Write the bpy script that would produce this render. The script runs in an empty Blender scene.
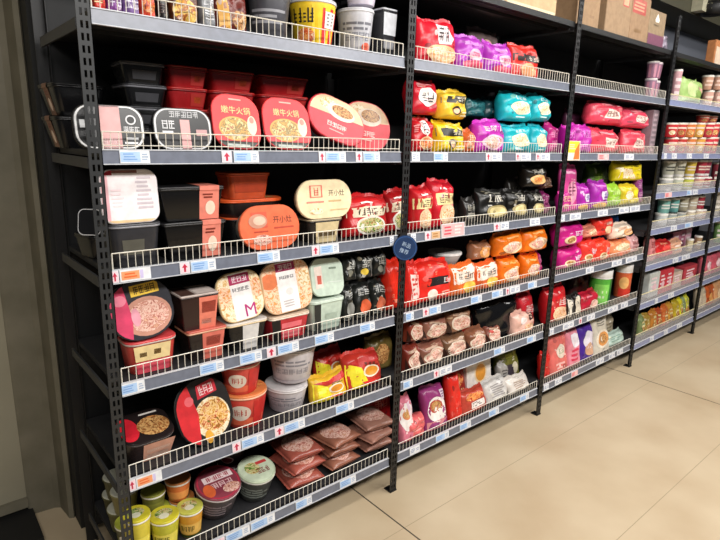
import bpy, math, random
from mathutils import Matrix, Vector
rnd = random.Random(7)
SC = bpy.context.scene
COL = SC.collection
PI = math.pi

# ------------------------------------------------------------------ camera
CAM = Vector((-0.4074, -1.6213, 1.5848))
F = 550.17
RT = Vector((0.76581, -0.64264, 0.02339))
UP = Vector((0.12954, 0.18979, 0.97324))
FW = Vector((0.62988, 0.74229, -0.22859))

def at(px, py, y):
    """point of the plane y seen at pixel (px, py) of the photograph"""
    d = FW * F + RT * (px - 360) + UP * (270 - py)
    return CAM + d * ((y - CAM.y) / d.y)

def colx(px, y, z):
    """x of the point at depth y and height z that shows in pixel column px"""
    k = (px - 360) / F
    d = Vector((-CAM.x, y - CAM.y, z - CAM.z))
    return (k * d.dot(FW) - d.dot(RT)) / (RT.x - k * FW.x)

# --------------------------------------------------------------- materials
MATS = {}
def lin(c):
    c = c.lstrip('#')
    v = [int(c[i:i + 2], 16) / 255 for i in (0, 2, 4)]
    return [(x / 12.92 if x <= .04045 else ((x + .055) / 1.055) ** 2.4) for x in v] + [1]

def mat(c, rough=.42, metal=0, alpha=1, coat=0):
    key = (c, rough, metal, alpha, coat)
    if key in MATS: return MATS[key]
    m = bpy.data.materials.new('finish_' + c.strip('#'))
    m.use_nodes = True
    nt = m.node_tree; b = nt.nodes['Principled BSDF']
    b.inputs['Roughness'].default_value = rough
    b.inputs['Metallic'].default_value = metal
    b.inputs['Alpha'].default_value = alpha
    b.inputs['Coat Weight'].default_value = coat
    L = lin(c)
    tc = nt.nodes.new('ShaderNodeTexCoord'); no = nt.nodes.new('ShaderNodeTexNoise')
    no.inputs['Scale'].default_value = 38; no.inputs['Detail'].default_value = 2
    rp = nt.nodes.new('ShaderNodeValToRGB')
    rp.color_ramp.elements[0].position = .35; rp.color_ramp.elements[1].position = .65
    rp.color_ramp.elements[0].color = [x * .9 for x in L[:3]] + [1]
    rp.color_ramp.elements[1].color = [min(1, x * 1.06) for x in L[:3]] + [1]
    nt.links.new(tc.outputs['Object'], no.inputs['Vector'])
    nt.links.new(no.outputs['Fac'], rp.inputs['Fac'])
    nt.links.new(rp.outputs['Color'], b.inputs['Base Color'])
    MATS[key] = m
    return m

def busy(cols, scale=55, rough=.35):
    """printed or food clutter: patches of several colours"""
    key = ('busy', tuple(cols), scale, rough)
    if key in MATS: return MATS[key]
    m = bpy.data.materials.new('printed_clutter'); m.use_nodes = True
    nt = m.node_tree; b = nt.nodes['Principled BSDF']
    b.inputs['Roughness'].default_value = rough
    tc = nt.nodes.new('ShaderNodeTexCoord'); no = nt.nodes.new('ShaderNodeTexNoise')
    no.inputs['Scale'].default_value = scale; no.inputs['Detail'].default_value = 3
    no.inputs['Distortion'].default_value = 1.2
    rp = nt.nodes.new('ShaderNodeValToRGB'); cr = rp.color_ramp
    n = len(cols)
    while len(cr.elements) < n: cr.elements.new(.5)
    for i, c in enumerate(cols):
        cr.elements[i].position = .30 + .40 * i / max(1, n - 1)
        cr.elements[i].color = lin(c)
    nt.links.new(tc.outputs['Object'], no.inputs['Vector'])
    nt.links.new(no.outputs['Fac'], rp.inputs['Fac'])
    nt.links.new(rp.outputs['Color'], b.inputs['Base Color'])
    MATS[key] = m
    return m

FOODS = {
    'noodle': ['7a3b14', 'e0a040', 'f4d9a0', 'c8502a', '5f7a2a'],
    'redsoup': ['7a1a10', 'd8502a', 'f0b060', 'c03020', 'f6e2b0'],
    'brown': ['3a2012', 'a06030', 'e0b070', '704020', 'd89050'],
    'shrimp': ['c86a30', 'f0b890', 'f8e0c0', 'e89060', 'd8a850'],
    'green': ['2a4018', '7a9a40', 'e0d8a0', 'b07838', '486a28'],
    'pinkmeat': ['8a4038', 'd89888', 'f0d0c0', 'b86858', 'e8c0a0'],
    'cream': ['c89a60', 'f0dcb0', 'faf0d8', 'e0b878', 'd09050'],
}
def M(c, rough=.42):
    if c in FOODS: return busy(FOODS[c], 60)
    if isinstance(c, tuple): return busy(list(c), 45)
    return mat(c, rough)

# ----------------------------------------------------------- mesh building
class MB:
    def __init__(s): s.v = []; s.f = []; s.m = []; s.ms = []; s.sm = []
    def mi(s, m):
        if m not in s.ms: s.ms.append(m)
        return s.ms.index(m)
    def add(s, vs, fs, m, smooth=False):
        o = len(s.v); s.v += [tuple(p) for p in vs]; k = s.mi(m)
        for f in fs:
            s.f.append([i + o for i in f]); s.m.append(k); s.sm.append(smooth)
    def box(s, x0, y0, z0, x1, y1, z1, m):
        vs = [(x, y, z) for z in (z0, z1) for y in (y0, y1) for x in (x0, x1)]
        s.add(vs, [(0, 2, 3, 1), (4, 5, 7, 6), (0, 1, 5, 4), (2, 6, 7, 3), (0, 4, 6, 2), (1, 3, 7, 5)], m)
    def bar(s, a, b, r, m, n=4):
        a = Vector(a); b = Vector(b); d = (b - a).normalized()
        u = d.orthogonal().normalized(); w = d.cross(u)
        vs = []
        for p in (a, b):
            for i in range(n):
                t = 2 * PI * (i + .5) / n
                vs.append(p + u * math.cos(t) * r + w * math.sin(t) * r)
        fs = [(i, (i + 1) % n, n + (i + 1) % n, n + i) for i in range(n)]
        fs += [tuple(range(n))[::-1], tuple(range(n, 2 * n))]
        s.add(vs, fs, m, n > 5)
    def loft(s, rings, m, cap0=True, cap1=True, smooth=True):
        n = len(rings[0]); vs = [p for r in rings for p in r]; fs = []
        for k in range(len(rings) - 1):
            for i in range(n):
                j = (i + 1) % n
                fs.append((k * n + i, k * n + j, (k + 1) * n + j, (k + 1) * n + i))
        s.add(vs, fs, m, smooth)
        if cap0: s.add(rings[0], [tuple(range(n))[::-1]], m)
        if cap1: s.add(rings[-1], [tuple(range(n))], m)
    def build(s, name, parent=None):
        me = bpy.data.meshes.new(name)
        me.from_pydata(s.v, [], s.f)
        for m in s.ms: me.materials.append(m)
        me.polygons.foreach_set('material_index', s.m)
        me.polygons.foreach_set('use_smooth', s.sm)
        me.update()
        o = bpy.data.objects.new(name, me); COL.objects.link(o)
        if parent: o.parent = parent
        return o

def root(name, label, cat, group=None):
    o = bpy.data.objects.new(name, None); COL.objects.link(o)
    o.empty_display_size = .05
    return tag(o, label, cat, group)
def tag(o, label, cat, group=None):
    o['label'] = label; o['category'] = cat
    if group: o['group'] = group
    return o
def struct(o):
    o['kind'] = 'structure'; return o

def rr(w, d, r, n=6):
    r = min(r, w / 2 - 1e-4, d / 2 - 1e-4); P = []
    for cx, cy, a in ((w / 2 - r, d / 2 - r, 0), (-w / 2 + r, d / 2 - r, 90), (-w / 2 + r, -d / 2 + r, 180), (w / 2 - r, -d / 2 + r, 270)):
        for i in range(n + 1):
            t = math.radians(a + 90 * i / n); P.append((cx + r * math.cos(t), cy + r * math.sin(t)))
    return P
def circ(r, n=28): return [(r * math.cos(2 * PI * i / n), r * math.sin(2 * PI * i / n)) for i in range(n)]

def clip(poly, outline):
    """convex polygon ∩ convex outline (counter-clockwise)"""
    out = poly
    for i in range(len(outline)):
        ax, ay = outline[i]; bx, by = outline[(i + 1) % len(outline)]
        if abs(ax - bx) + abs(ay - by) < 1e-7: continue
        def sd(p): return (bx - ax) * (p[1] - ay) - (by - ay) * (p[0] - ax)
        q = []
        for k in range(len(out)):
            a = out[k]; b = out[(k + 1) % len(out)]; sa = sd(a); sb = sd(b)
            if sa >= 0: q.append(a)
            if (sa >= 0) != (sb >= 0):
                t = sa / (sa - sb); q.append((a[0] + t * (b[0] - a[0]), a[1] + t * (b[1] - a[1])))
        out = q
        if not out: return []
    return out

TXT = {}
def glyphs(body):
    if body in TXT: return TXT[body]
    c = bpy.data.curves.new('lettering', 'FONT'); c.body = body; c.size = 1; c.resolution_u = 3
    o = bpy.data.objects.new('lettering', c); COL.objects.link(o)
    dg = bpy.context.evaluated_depsgraph_get(); dg.update()
    ev = o.evaluated_get(dg); me = ev.to_mesh(); me.calc_loop_triangles()
    vs = [(v.co.x, v.co.y) for v in me.vertices]; fs = [tuple(t.vertices) for t in me.loop_triangles]
    ev.to_mesh_clear(); bpy.data.objects.remove(o); bpy.data.curves.remove(c)
    xs = [v[0] for v in vs]; ys = [v[1] for v in vs]
    cx = (min(xs) + max(xs)) / 2; cy = (min(ys) + max(ys)) / 2; h = max(ys) - min(ys)
    vs = [((x - cx) / h, (y - cy) / h) for x, y in vs]
    TXT[body] = (vs, fs, (max(xs) - min(xs)) / h)
    return TXT[body]

def shape2d(p, asp, R):
    """one print → list of (verts, faces, material) in u,v (each -1..1); asp = height/width"""
    k = p[0]; out = []
    def rect(x0, y0, x1, y1, m, res=.22):
        nx = max(1, int(abs(x1 - x0) / res)); ny = max(1, int(abs(y1 - y0) / res))
        vs = [(x0 + (x1 - x0) * i / nx, y0 + (y1 - y0) * j / ny) for j in range(ny + 1) for i in range(nx + 1)]
        fs = [(j * (nx + 1) + i, j * (nx + 1) + i + 1, (j + 1) * (nx + 1) + i + 1, (j + 1) * (nx + 1) + i) for j in range(ny) for i in range(nx)]
        out.append((vs, fs, m))
    if k == 'r': rect(*p[1:5], M(p[5]))
    elif k == 'e':
        _, cx, cy, rx, ry, c = p; n = 24; vs = [(cx, cy)]; fs = []
        for q in (.4, .75, 1):
            vs += [(cx + rx * q * math.cos(2 * PI * i / n), cy + ry * q * math.sin(2 * PI * i / n)) for i in range(n)]
        for i in range(n):
            j = (i + 1) % n; fs.append((0, 1 + i, 1 + j))
            for g in range(2): fs.append((1 + g * n + i, 1 + (g + 1) * n + i, 1 + (g + 1) * n + j, 1 + g * n + j))
        out.append((vs, fs, M(c)))
    elif k == 'p':                                   # polygon
        poly = list(p[1])
        if sum(a[0] * b[1] - b[0] * a[1] for a, b in zip(poly, poly[1:] + poly[:1])) < 0: poly.reverse()
        xs = [q[0] for q in poly]; ys = [q[1] for q in poly]; g = .2
        nx = max(1, int((max(xs) - min(xs)) / g)); ny = max(1, int((max(ys) - min(ys)) / g)); vs = []; fs = []
        for j in range(ny):
            for i in range(nx):
                x0 = min(xs) + (max(xs) - min(xs)) * i / nx; x1 = min(xs) + (max(xs) - min(xs)) * (i + 1) / nx
                y0 = min(ys) + (max(ys) - min(ys)) * j / ny; y1 = min(ys) + (max(ys) - min(ys)) * (j + 1) / ny
                c = clip([(x0, y0), (x1, y0), (x1, y1), (x0, y1)], poly)
                if len(c) > 2: fs.append(tuple(range(len(vs), len(vs) + len(c)))); vs += c
        out.append((vs, fs, M(p[2])))
    elif k == 't':                                   # lettering: cx, cy, cap height in v, text, colour
        _, cx, cy, s, body, c = p
        vs, fs, w = glyphs(body)
        out.append(([(cx + x * s * asp, cy + y * s) for x, y in vs], fs, M(c)))
    elif k == 'L':                                   # blurred print lines: x0,y0,x1,y1,n,colour
        _, x0, y0, x1, y1, n, c = p; h = (y1 - y0) / n
        for i in range(n):
            a = x0 + R.uniform(0, .12) * (x1 - x0); b = x1 - R.uniform(0, .3) * (x1 - x0)
            rect(a, y0 + h * i + h * .25, b, y0 + h * i + h * .75, M(c))
    elif k == 'g':                                   # n blurred characters across x0..x1, y0..y1
        _, x0, y0, x1, y1, n, c = p; w = (x1 - x0) / n; h = y1 - y0; m = M(c); t = .11
        for i in range(n):
            a = x0 + w * i + w * .08; b = x0 + w * (i + 1) - w * .08
            for q in R.sample([.02, .3, .55, .84], 3): rect(a, y0 + h * q, b, y0 + h * (q + t), m)
            for q in R.sample([.05, .42, .82], 2): rect(a + (b - a) * q, y0, a + (b - a) * (q + .15), y1, m)
    return out

def prints(mb, plist, fn, asp, R, outline=None, off=.0012, step=.00035):
    """lays prints on a surface; fn(u,v) → (point, normal)"""
    for i, p in enumerate(plist):
        for vs, fs, m in shape2d(p, asp, R):
            if outline:
                if p[0] in ('r', 'e', 'p', 'L'):
                    if p[0] == 'e': poly = vs[-24:]
                    elif p[0] in ('r', 'L'):
                        xs = [v[0] for v in vs]; ys = [v[1] for v in vs]
                        poly = [(min(xs), min(ys)), (max(xs), min(ys)), (max(xs), max(ys)), (min(xs), max(ys))]
                    else: poly = list(p[1]); poly = poly if sum(a[0] * b[1] - b[0] * a[1] for a, b in zip(poly, poly[1:] + poly[:1])) > 0 else poly[::-1]
                    vs = clip(poly, outline)
                    if len(vs) < 3: continue
                    fs = [tuple(range(len(vs)))]
            P = []
            for u, v in vs:
                q, n = fn(u, v); P.append(q + n * (off + step * i))
            mb.add(P, fs, m, not outline)

# ------------------------------------------------------------------ levels
POST = [(0.0, .036), (1.170, 1.210), (2.375, 2.415), (3.585, 3.627), (4.800, 4.842), (6.01, 6.05)]
LV = [[1.862, 1.505, 1.168, .818, .494, .138]] * 3 + [[1.864, 1.511, 1.237, .98, .717, .43, .119]] * 2
BAY = ['left bay', 'second bay', 'third bay', 'fourth bay', 'far right bay']
ORD = ['top', 'second', 'third', 'fourth', 'fifth', 'sixth', 'seventh']
def shelf_name(b, l): return 'box-storage' if l == 0 else 'bottom' if l == len(LV[b]) else ORD[l - 1]
def ztop(b, l): return 2.206 if l == 0 else LV[b][l - 1] + .036
USED = {}
CUR = [0, 0]
ITEMS = []
def ceiling_of(b, l): return (LV[b][l - 2] - .016) if l > 1 else 2.165 if l == 1 else 9
def loc_label(look, b, l):
    CUR[:] = [b, l]
    s = f'{look}, {shelf_name(b, l)} shelf, {BAY[b]}'
    assert s not in USED, s
    n = len(s.split())
    if not 4 <= n <= 16: print('LABEL', n, s)
    USED[s] = 1
    return s
def grp(kind, b, l): return f'{kind.replace("_", " ")}s on the {shelf_name(b, l)} shelf of the {BAY[b]}'

def settle(rt, kids, rot, x, yf, base):
    """turn a thing by rot, then stand it with its lowest point on base, front at yf, centred on x"""
    P = [rot @ Vector(v.co) for k in kids for v in k.data.vertices]
    x0 = min(p.x for p in P); x1 = max(p.x for p in P)
    z0 = min(p.z for p in P); z1 = max(p.z for p in P); y0 = min(p.y for p in P)
    b, l = CUR; over = base + z1 - z0 - ceiling_of(b, l)
    if over > 0:                                     # too tall for its shelf: a little shorter
        q = 1 - over / (z1 - z0); rt.scale = (1, 1, q) if abs(rot[2][2]) > .5 else (1, q, 1)
        P = [rot @ Vector([a * c for a, c in zip(v.co, rt.scale)]) for k in kids for v in k.data.vertices]
        z0 = min(p.z for p in P); z1 = max(p.z for p in P); y0 = min(p.y for p in P)
    hw = (x1 - x0) / 2; hi = POST[b + 1][0] - .008 if b in (0, 4) else POST[b + 1][1] - .006; lo = POST[b][1] + .004
    if 0 < x + hw - hi < (.075 if b == 0 else .3): x = hi - hw
    if b and 0 < lo - (x - hw) < .1: x = lo + hw
    ITEMS.append((rt, kids, b, l))
    rt.rotation_euler = rot.to_euler()
    rt.location = (x - (x0 + x1) / 2, yf - y0, base - z0 + .0005)
    return {'root': rt, 'top': base + z1 - z0 + .0005, 'x': x}

def base_of(b, l, on): return ztop(b, l) if on is None else (on['top'] if isinstance(on, dict) else on)

def span(b, l, bx, y, on, extra=0):
    """pixel box → x centre, width, height of a front face standing at depth y"""
    x0, yt, x1 = bx[:3]; base = base_of(b, l, on)
    for _ in range(3):
        pm = (x0 + x1) / 2
        zt = at(pm, yt, y).z; zm = (zt + base) / 2
    X0 = colx(x0, y, zm); X1 = colx(x1, y, zm)
    return (X0 + X1) / 2, X1 - X0, max(.03, zt - base), base

# ---------------------------------------------------------------- products
def bag(b, l, bx, look, col, pr, t=.08, y=None, on=None, kind='noodle_bag', yaw=None, lean=6, crimp=True, fin=None, rough=.3, roll=0, h=None, clutter=12):
    R = random.Random(hash_s(look) + b * 97 + l); y = (.03 if b == 0 else .022) if y is None else y
    x, w, hh, base = span(b, l, bx, y + t * (.48, .38, .25, .25, .25)[b], on)
    h = h or hh; w *= .94
    rt = root(kind, loc_label(look, b, l), kind.replace('_', ' '), grp(kind, b, l))
    ph = [R.uniform(0, 6) for _ in range(8)]
    hb = h - (.012 if crimp else 0)
    wr = min(.0045, t * .05)
    def prof(u, v):
        a = max(0, 1 - abs(u) ** 5) ** .5
        c = (max(0, 1 - max(0, v) ** 5) ** .7) * (max(0, 1 - max(0, -v) ** 7) ** .4)
        return .06 + .94 * a * c
    def surf(u, v, s=-1):
        wob = 1 + .03 * math.sin(3 * v + ph[0]) * abs(u)
        z = hb * (v + 1) / 2 + (.006 * math.sin(2.5 * u + ph[1]) + .003 * math.sin(9 * u + ph[6])) * max(0, v)
        n = wr * (math.sin(5 * u + 3 * v + ph[2]) + .7 * math.sin(7 * v - 4 * u + ph[3]) + .6 * math.sin(11 * u + ph[4] + 2 * math.sin(3 * v)) * (abs(v) + .2))
        env = min(1, 4 * (1 - abs(u)) + .1) * min(1, 4 * (1 - abs(v)) + .1)
        return Vector((u * w / 2 * wob, s * (t / 2 * prof(u, v) + n * env), max(0, z)))
    def fn(u, v):
        p = surf(u, v); e = .02
        du = surf(min(1, u + e), v) - surf(max(-1, u - e), v); dv = surf(u, min(1, v + e)) - surf(u, max(-1, v - e))
        n = du.cross(dv)
        return p, n.normalized() if n.length > 1e-9 else Vector((0, -1, 0))
    N = 20
    g = [math.sin(PI / 2 * (2 * i / N - 1)) for i in range(N + 1)]
    mb = MB(); bm_ = M(col, rough)
    for s in (-1, 1):
        vs = [surf(u, v, s) for v in g for u in g]; fs = []
        for j in range(N):
            for i in range(N):
                q = (j * (N + 1) + i, j * (N + 1) + i + 1, (j + 1) * (N + 1) + i + 1, (j + 1) * (N + 1) + i)
                fs.append(q if s < 0 else q[::-1])
        mb.add(vs, fs, bm_, True)
    for e in range(N):                               # close the seam all round
        for A, B in (((g[e], -1), (g[e + 1], -1)), ((g[e + 1], 1), (g[e], 1)), ((1, g[e]), (1, g[e + 1])), ((-1, g[e + 1]), (-1, g[e]))):
            mb.add([surf(*A, -1), surf(*A, 1), surf(*B, 1), surf(*B, -1)], [(0, 1, 2, 3)], bm_, True)
    if clutter and isinstance(col, str) and col not in FOODS:
        L = [int(col[i:i + 2], 16) for i in (0, 2, 4)]
        def mix(o, q): return '%02x%02x%02x' % tuple(int(a + (c - a) * q) for a, c in zip(L, o))
        tints = [mix((255, 255, 255), .25), mix((255, 240, 200), .45), mix((20, 10, 20), .35), mix((255, 255, 255), .12), mix((20, 10, 20), .2), mix((255, 250, 240), .7)]
        cl = []
        for _ in range(clutter):
            a, c = R.uniform(-.85, .7), R.uniform(-.85, .8); tn = R.choice(tints)
            cl.append(R.choice([('L', a, c, a + R.uniform(.15, .4), c + R.uniform(.1, .25), 2, tn), ('e', a, c, R.uniform(.05, .2), R.uniform(.04, .16), tn), ('r', a, c, a + R.uniform(.05, .25), c + R.uniform(.04, .12), tn)]))
        prints(mb, cl, fn, hb / w, R, None, .0010, .00001)
    prints(mb, pr, fn, hb / w, R, None, .0016)
    pouch = mb.build('pouch', rt); kids = [pouch]
    if crimp:
        c = MB(); n = 24; vs = []
        for i in range(n + 1):
            u = -1 + 2 * i / n; p = surf(u, 1)
            zz = .012 + (.0035 if i % 2 else 0)
            oy = .004 * math.sin(4 * u + ph[5])
            vs += [(p.x, -.0008 + oy * .2, p.z - .003), (p.x, oy, p.z + zz)]
        f = [(2 * i, 2 * i + 2, 2 * i + 3, 2 * i + 1) for i in range(n)]
        b2 = [(x_, y_ + .0014, z_) for x_, y_, z_ in vs]; k = len(vs)
        fs = f + [tuple(q + k for q in a[::-1]) for a in f]
        fs += [(2 * i + 1, 2 * i + 3, k + 2 * i + 3, k + 2 * i + 1) for i in range(n)] + [(2 * i + 2, 2 * i, k + 2 * i, k + 2 * i + 2) for i in range(n)]
        fs += [(0, 1, k + 1, k), (2 * n + 1, 2 * n, k + 2 * n, k + 2 * n + 1)]
        c.add(vs + b2, fs, M(fin or col, rough))
        kids.append(c.build('top_seal', rt))
    yaw = R.uniform(-2.5, 2.5) if yaw is None else yaw
    rot = Matrix.Rotation(math.radians(yaw), 3, 'Z') @ Matrix.Rotation(math.radians(-lean), 3, 'X') @ Matrix.Rotation(math.radians(roll), 3, 'Y')
    return settle(rt, kids, rot, x, y, base)

def hash_s(s):
    k = 7
    for ch in s: k = (k * 131 + ord(ch)) % 1000003
    return k

def tubmesh(rt, w, d, h, r, body, lidc, pr, R, sleeve=None, rim=None, lid_t=.006, taper=.8, sides=(), ring=None, side_col=None):
    """tapered tray with a sealed lid; local z up, lid at the top, front is -y"""
    kids = []
    mb = MB(); bmat = M(body, .25)
    def ring_(s, z): return [(x * s, y * s, z) for x, y in rr(w, d, r)]
    mb.loft([ring_(taper, 0), ring_(taper + .02, .004), ring_(.95, h - .014), ring_(.95, h - .012)], bmat, True, False)
    mb.loft([ring_(.95, h - .012), ring_(1, h - .011), ring_(1, h - .006), ring_(.97, h - .006)], M(rim or body, .25), False, True)
    if side_col:
        rows = []
        for q in (.12, .9):
            s = taper + (.95 - taper) * q + .012
            rows.append(ring_(s, h * q - .006))
        mb.loft(rows, M(side_col), False, False)
    for (a0, z0, a1, z1, c) in sides:                # patches on the front wall
        vs = []
        for z in (z0, z1):
            s = taper + (.95 - taper) * z
            for a in (a0, a1): vs.append((a * w / 2 * s, -d / 2 * s - .0022, z * (h - .012)))
        mb.add(vs, [(0, 1, 3, 2)], M(c))
    kids.append(mb.build('tub', rt))
    lb = MB(); lm = M(lidc, .3)
    lb.loft([ring_(.985, h - .006), ring_(1.0, h - .004), ring_(1.0, h - .002 + lid_t - .006), ring_(.975, h + lid_t - .006)], lm, True, True)
    out = [(x * 2 / w * .955, y * 2 / d * .955) for x, y in rr(w, d, r)]
    top = h + lid_t - .006
    def fn(u, v): return Vector((u * w / 2, v * d / 2, top)), Vector((0, 0, 1))
    if ring:
        o1 = rr(w * .95, d * .95, r * .95); o2 = rr(w * .89, d * .89, r * .87); n = len(o1)
        lb.add([(x, y, top + .0006) for x, y in o1 + o2], [(i, (i + 1) % n, n + (i + 1) % n, n + i) for i in range(n)], M(ring))
    prints(lb, pr, fn, d / w, R, out, .0006, .0002)
    kids.append(lb.build('lid', rt))
    if sleeve:
        a, c, col = sleeve; s = MB(); sm = M(col, .5); e = .0016
        path = [(-d / 2 * taper - e, 0.002), (-d / 2 * .955 - e, h - .014), (-d / 2 - e, h - .012), (-d / 2 - e, top), (-d / 2 + .002, top + .0022), (d / 2 - .002, top + .0022)]
        vs = [(q * w / 2, yy, zz) for yy, zz in path for q in (a, c)]
        s.add(vs, [(2 * i, 2 * i + 1, 2 * i + 3, 2 * i + 2) for i in range(len(path) - 1)], sm)
        sw = (c - a)
        def fs_(u, v): return Vector(((a + sw * (u + 1) / 2) * w / 2, -d / 2 * (taper + (.955 - taper) * (v + 1) / 2) - e, .002 + (h - .016) * (v + 1) / 2)), Vector((0, -1, 0))
        prints(s, [('e', .1, -.2, .5, .5, 'f3d9c4'), ('L', -.7, .45, .6, .85, 2, '7a2a1c')], fs_, 1, R, None, .0008)
        kids.append(s.build('paper_sleeve', rt))
    return kids

def lid(b, l, bx, look, body, lidc, pr, r=.32, h=.075, tilt=14, roll=0, yaw=0, y=.03, on=None, kind='meal_tub', **kw):
    """a tub leaning back on its edge so that its lid faces the aisle"""
    R = random.Random(hash_s(look))
    x0, y0, x1, y1 = bx; yc = y + .065 * math.sin(math.radians(tilt)); c0 = at((x0 + x1) / 2, (y0 + y1) / 2, yc)
    w = colx(x1, yc, c0.z) - colx(x0, yc, c0.z)
    d = (at((x0 + x1) / 2, y0, yc).z - at((x0 + x1) / 2, y1, yc).z) / math.cos(math.radians(tilt))
    rt = root(kind, loc_label(look, b, l), kind.replace('_', ' '), grp(kind, b, l))
    kids = tubmesh(rt, w, d, h, r * min(w, d), body, lidc, pr, R, **kw)
    rot = Matrix.Rotation(math.radians(yaw), 3, 'Z') @ Matrix.Rotation(math.radians(90 - tilt), 3, 'X') @ Matrix.Rotation(math.radians(roll), 3, 'Z')
    return settle(rt, kids, rot, c0.x, y, base_of(b, l, on))

def tub(b, l, bx, look, body, lidc, d=.13, r=.12, pr=(), y=.03, on=None, yaw=0, pitch=0, kind='meal_tub', **kw):
    """a tub standing flat, seen from its front wall"""
    R = random.Random(hash_s(look))
    x, w, h, base = span(b, l, bx, y, on)
    rt = root(kind, loc_label(look, b, l), kind.replace('_', ' '), grp(kind, b, l))
    kids = tubmesh(rt, w, d, h, r * min(w, d), body, lidc, list(pr), R, **kw)
    return settle(rt, kids, Matrix.Rotation(math.radians(yaw), 3, 'Z') @ Matrix.Rotation(math.radians(pitch), 3, 'X'), x, y, base)

CUPM = {}
def cup(b, l, bx, look, col, pr, lidc='e8e4dc', lpr=(), y=.03, on=None, taper=.78, kind='noodle_cup', rim='f0ece2', face=-118, h=None, lid_h=.004, tilt=0, yaw=0, rad=None):
    R = random.Random(hash_s(look))
    x, w, hh, base = span(b, l, bx, y + .05, on)
    h = h or hh
    v = Vector((x - CAM.x, y + .05 - CAM.y)).normalized()
    r = rad or w / 2 * v.y
    rt = root(kind, loc_label(look, b, l), kind.replace('_', ' '), grp(kind, b, l))
    n = 28; mb = MB()
    def rg(s, z): return [(p, q, z) for p, q in circ(r * s, n)]
    mb.loft([rg(taper - .03, 0), rg(taper, .003), rg(.955, h - .012), rg(.955, h - .010)], M(col, .35), True, False)
    mb.loft([rg(.955, h - .010), rg(.995, h - .009), rg(1, h - .006), rg(.99, h - .003), rg(.94, h - .003)], M(rim, .4), False, True)
    f0 = math.radians(face)
    def fn(u, q):
        a = f0 + u * PI / 2; s = taper + (.955 - taper) * (q + 1) / 2
        d = Vector((math.cos(a), math.sin(a), 0))
        return d * r * s + Vector((0, 0, .003 + (h - .015) * (q + 1) / 2)), d
    prints(mb, pr, fn, h / (PI * r), R, None, .0012)
    kids = [mb.build('cup', rt)]
    lb = MB()
    lb.loft([rg(.97, h - .003), rg(.985, h - .002), rg(.985, h - .002 + lid_h), rg(.95, h + lid_h)], M(lidc, .3), True, True)
    tz = h + lid_h
    def fl(u, q): return Vector((u * r, q * r, tz)), Vector((0, 0, 1))
    out = [(p * .94, q * .94) for p, q in circ(1, 28)]
    prints(lb, lpr, fl, 1, R, out, .0006, .0002)
    kids.append(lb.build('lid', rt))
    rot = Matrix.Rotation(math.radians(yaw), 3, 'Z') @ Matrix.Rotation(math.radians(tilt), 3, 'X')
    return settle(rt, kids, rot, x, y, base)

def carton(b, l, bx, look, col, pr, d=.12, y=.03, on=None, kind='carton', yaw=0, tape=None, rough=.7, lean=0):
    R = random.Random(hash_s(look))
    x, w, h, base = span(b, l, bx, y, on)
    rt = root(kind, loc_label(look, b, l), kind.replace('_', ' '), grp(kind, b, l))
    mb = MB(); e = min(.003, w * .05); m = M(col, rough)
    def rg(q, z): return [(p, s, z) for p, s in rr(w - q, d - q, e * 1.5, 2)]
    mb.loft([rg(e, 0), rg(0, e), rg(0, h - e), rg(e, h)], m, True, True, False)
    def fn(u, v): return Vector((u * w / 2, -d / 2, h * (v + 1) / 2)), Vector((0, -1, 0))
    prints(mb, pr, fn, h / w, R, None, .0008)
    kids = [mb.build('carton_body', rt)]
    if tape:
        t = MB(); tm = M(tape, .25)
        t.box(-.025, -d / 2 - .001, h * .72, .025, -d / 2 - .0002, h + .001, tm); t.box(-.025, -d / 2 - .001, h + .0002, .025, d / 2, h + .001, tm)
        kids.append(t.build('packing_tape', rt))
    return settle(rt, kids, Matrix.Rotation(math.radians(yaw), 3, 'Z') @ Matrix.Rotation(math.radians(-lean), 3, 'X'), x, y, base)

# ------------------------------------------------------------- the setting
def procedural(name, build):
    m = bpy.data.materials.new(name); m.use_nodes = True
    nt = m.node_tree; build(nt, nt.nodes['Principled BSDF']); return m
def n_(nt, t, **k):
    n = nt.nodes.new(t)
    for a, v in k.items(): setattr(n, a, v)
    return n
def floor_nodes(nt, b):
    tc = n_(nt, 'ShaderNodeTexCoord'); sp = n_(nt, 'ShaderNodeSeparateXYZ'); nt.links.new(tc.outputs['Object'], sp.inputs[0])
    def joint(sock, off, pitch, half):
        a = n_(nt, 'ShaderNodeMath', operation='ADD'); a.inputs[1].default_value = off; nt.links.new(sock, a.inputs[0])
        p = n_(nt, 'ShaderNodeMath', operation='PINGPONG'); p.inputs[1].default_value = pitch / 2; nt.links.new(a.outputs[0], p.inputs[0])
        c = n_(nt, 'ShaderNodeMath', operation='LESS_THAN'); c.inputs[1].default_value = half; nt.links.new(p.outputs[0], c.inputs[0])
        return c.outputs[0]
    jx = joint(sp.outputs['X'], -3.456, 2.4, .0035); jy = joint(sp.outputs['Y'], .225, .6, .0016)
    no = n_(nt, 'ShaderNodeTexNoise'); no.inputs['Scale'].default_value = 2.2; no.inputs['Detail'].default_value = 6; nt.links.new(tc.outputs['Object'], no.inputs['Vector'])
    rp = n_(nt, 'ShaderNodeValToRGB'); rp.color_ramp.elements[0].color = lin('c0aa8a'); rp.color_ramp.elements[1].color = lin('d4c2a4')
    rp.color_ramp.elements[0].position = .3; rp.color_ramp.elements[1].position = .7
    nt.links.new(no.outputs['Fac'], rp.inputs[0])
    m1 = n_(nt, 'ShaderNodeMixRGB'); m1.inputs[2].default_value = lin('a8977a'); nt.links.new(jy, m1.inputs[0]); nt.links.new(rp.outputs[0], m1.inputs[1])
    m2 = n_(nt, 'ShaderNodeMixRGB'); m2.inputs[2].default_value = lin('4a4238'); nt.links.new(jx, m2.inputs[0]); nt.links.new(m1.outputs[0], m2.inputs[1])
    nt.links.new(m2.outputs[0], b.inputs['Base Color']); b.inputs['Roughness'].default_value = .38
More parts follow.
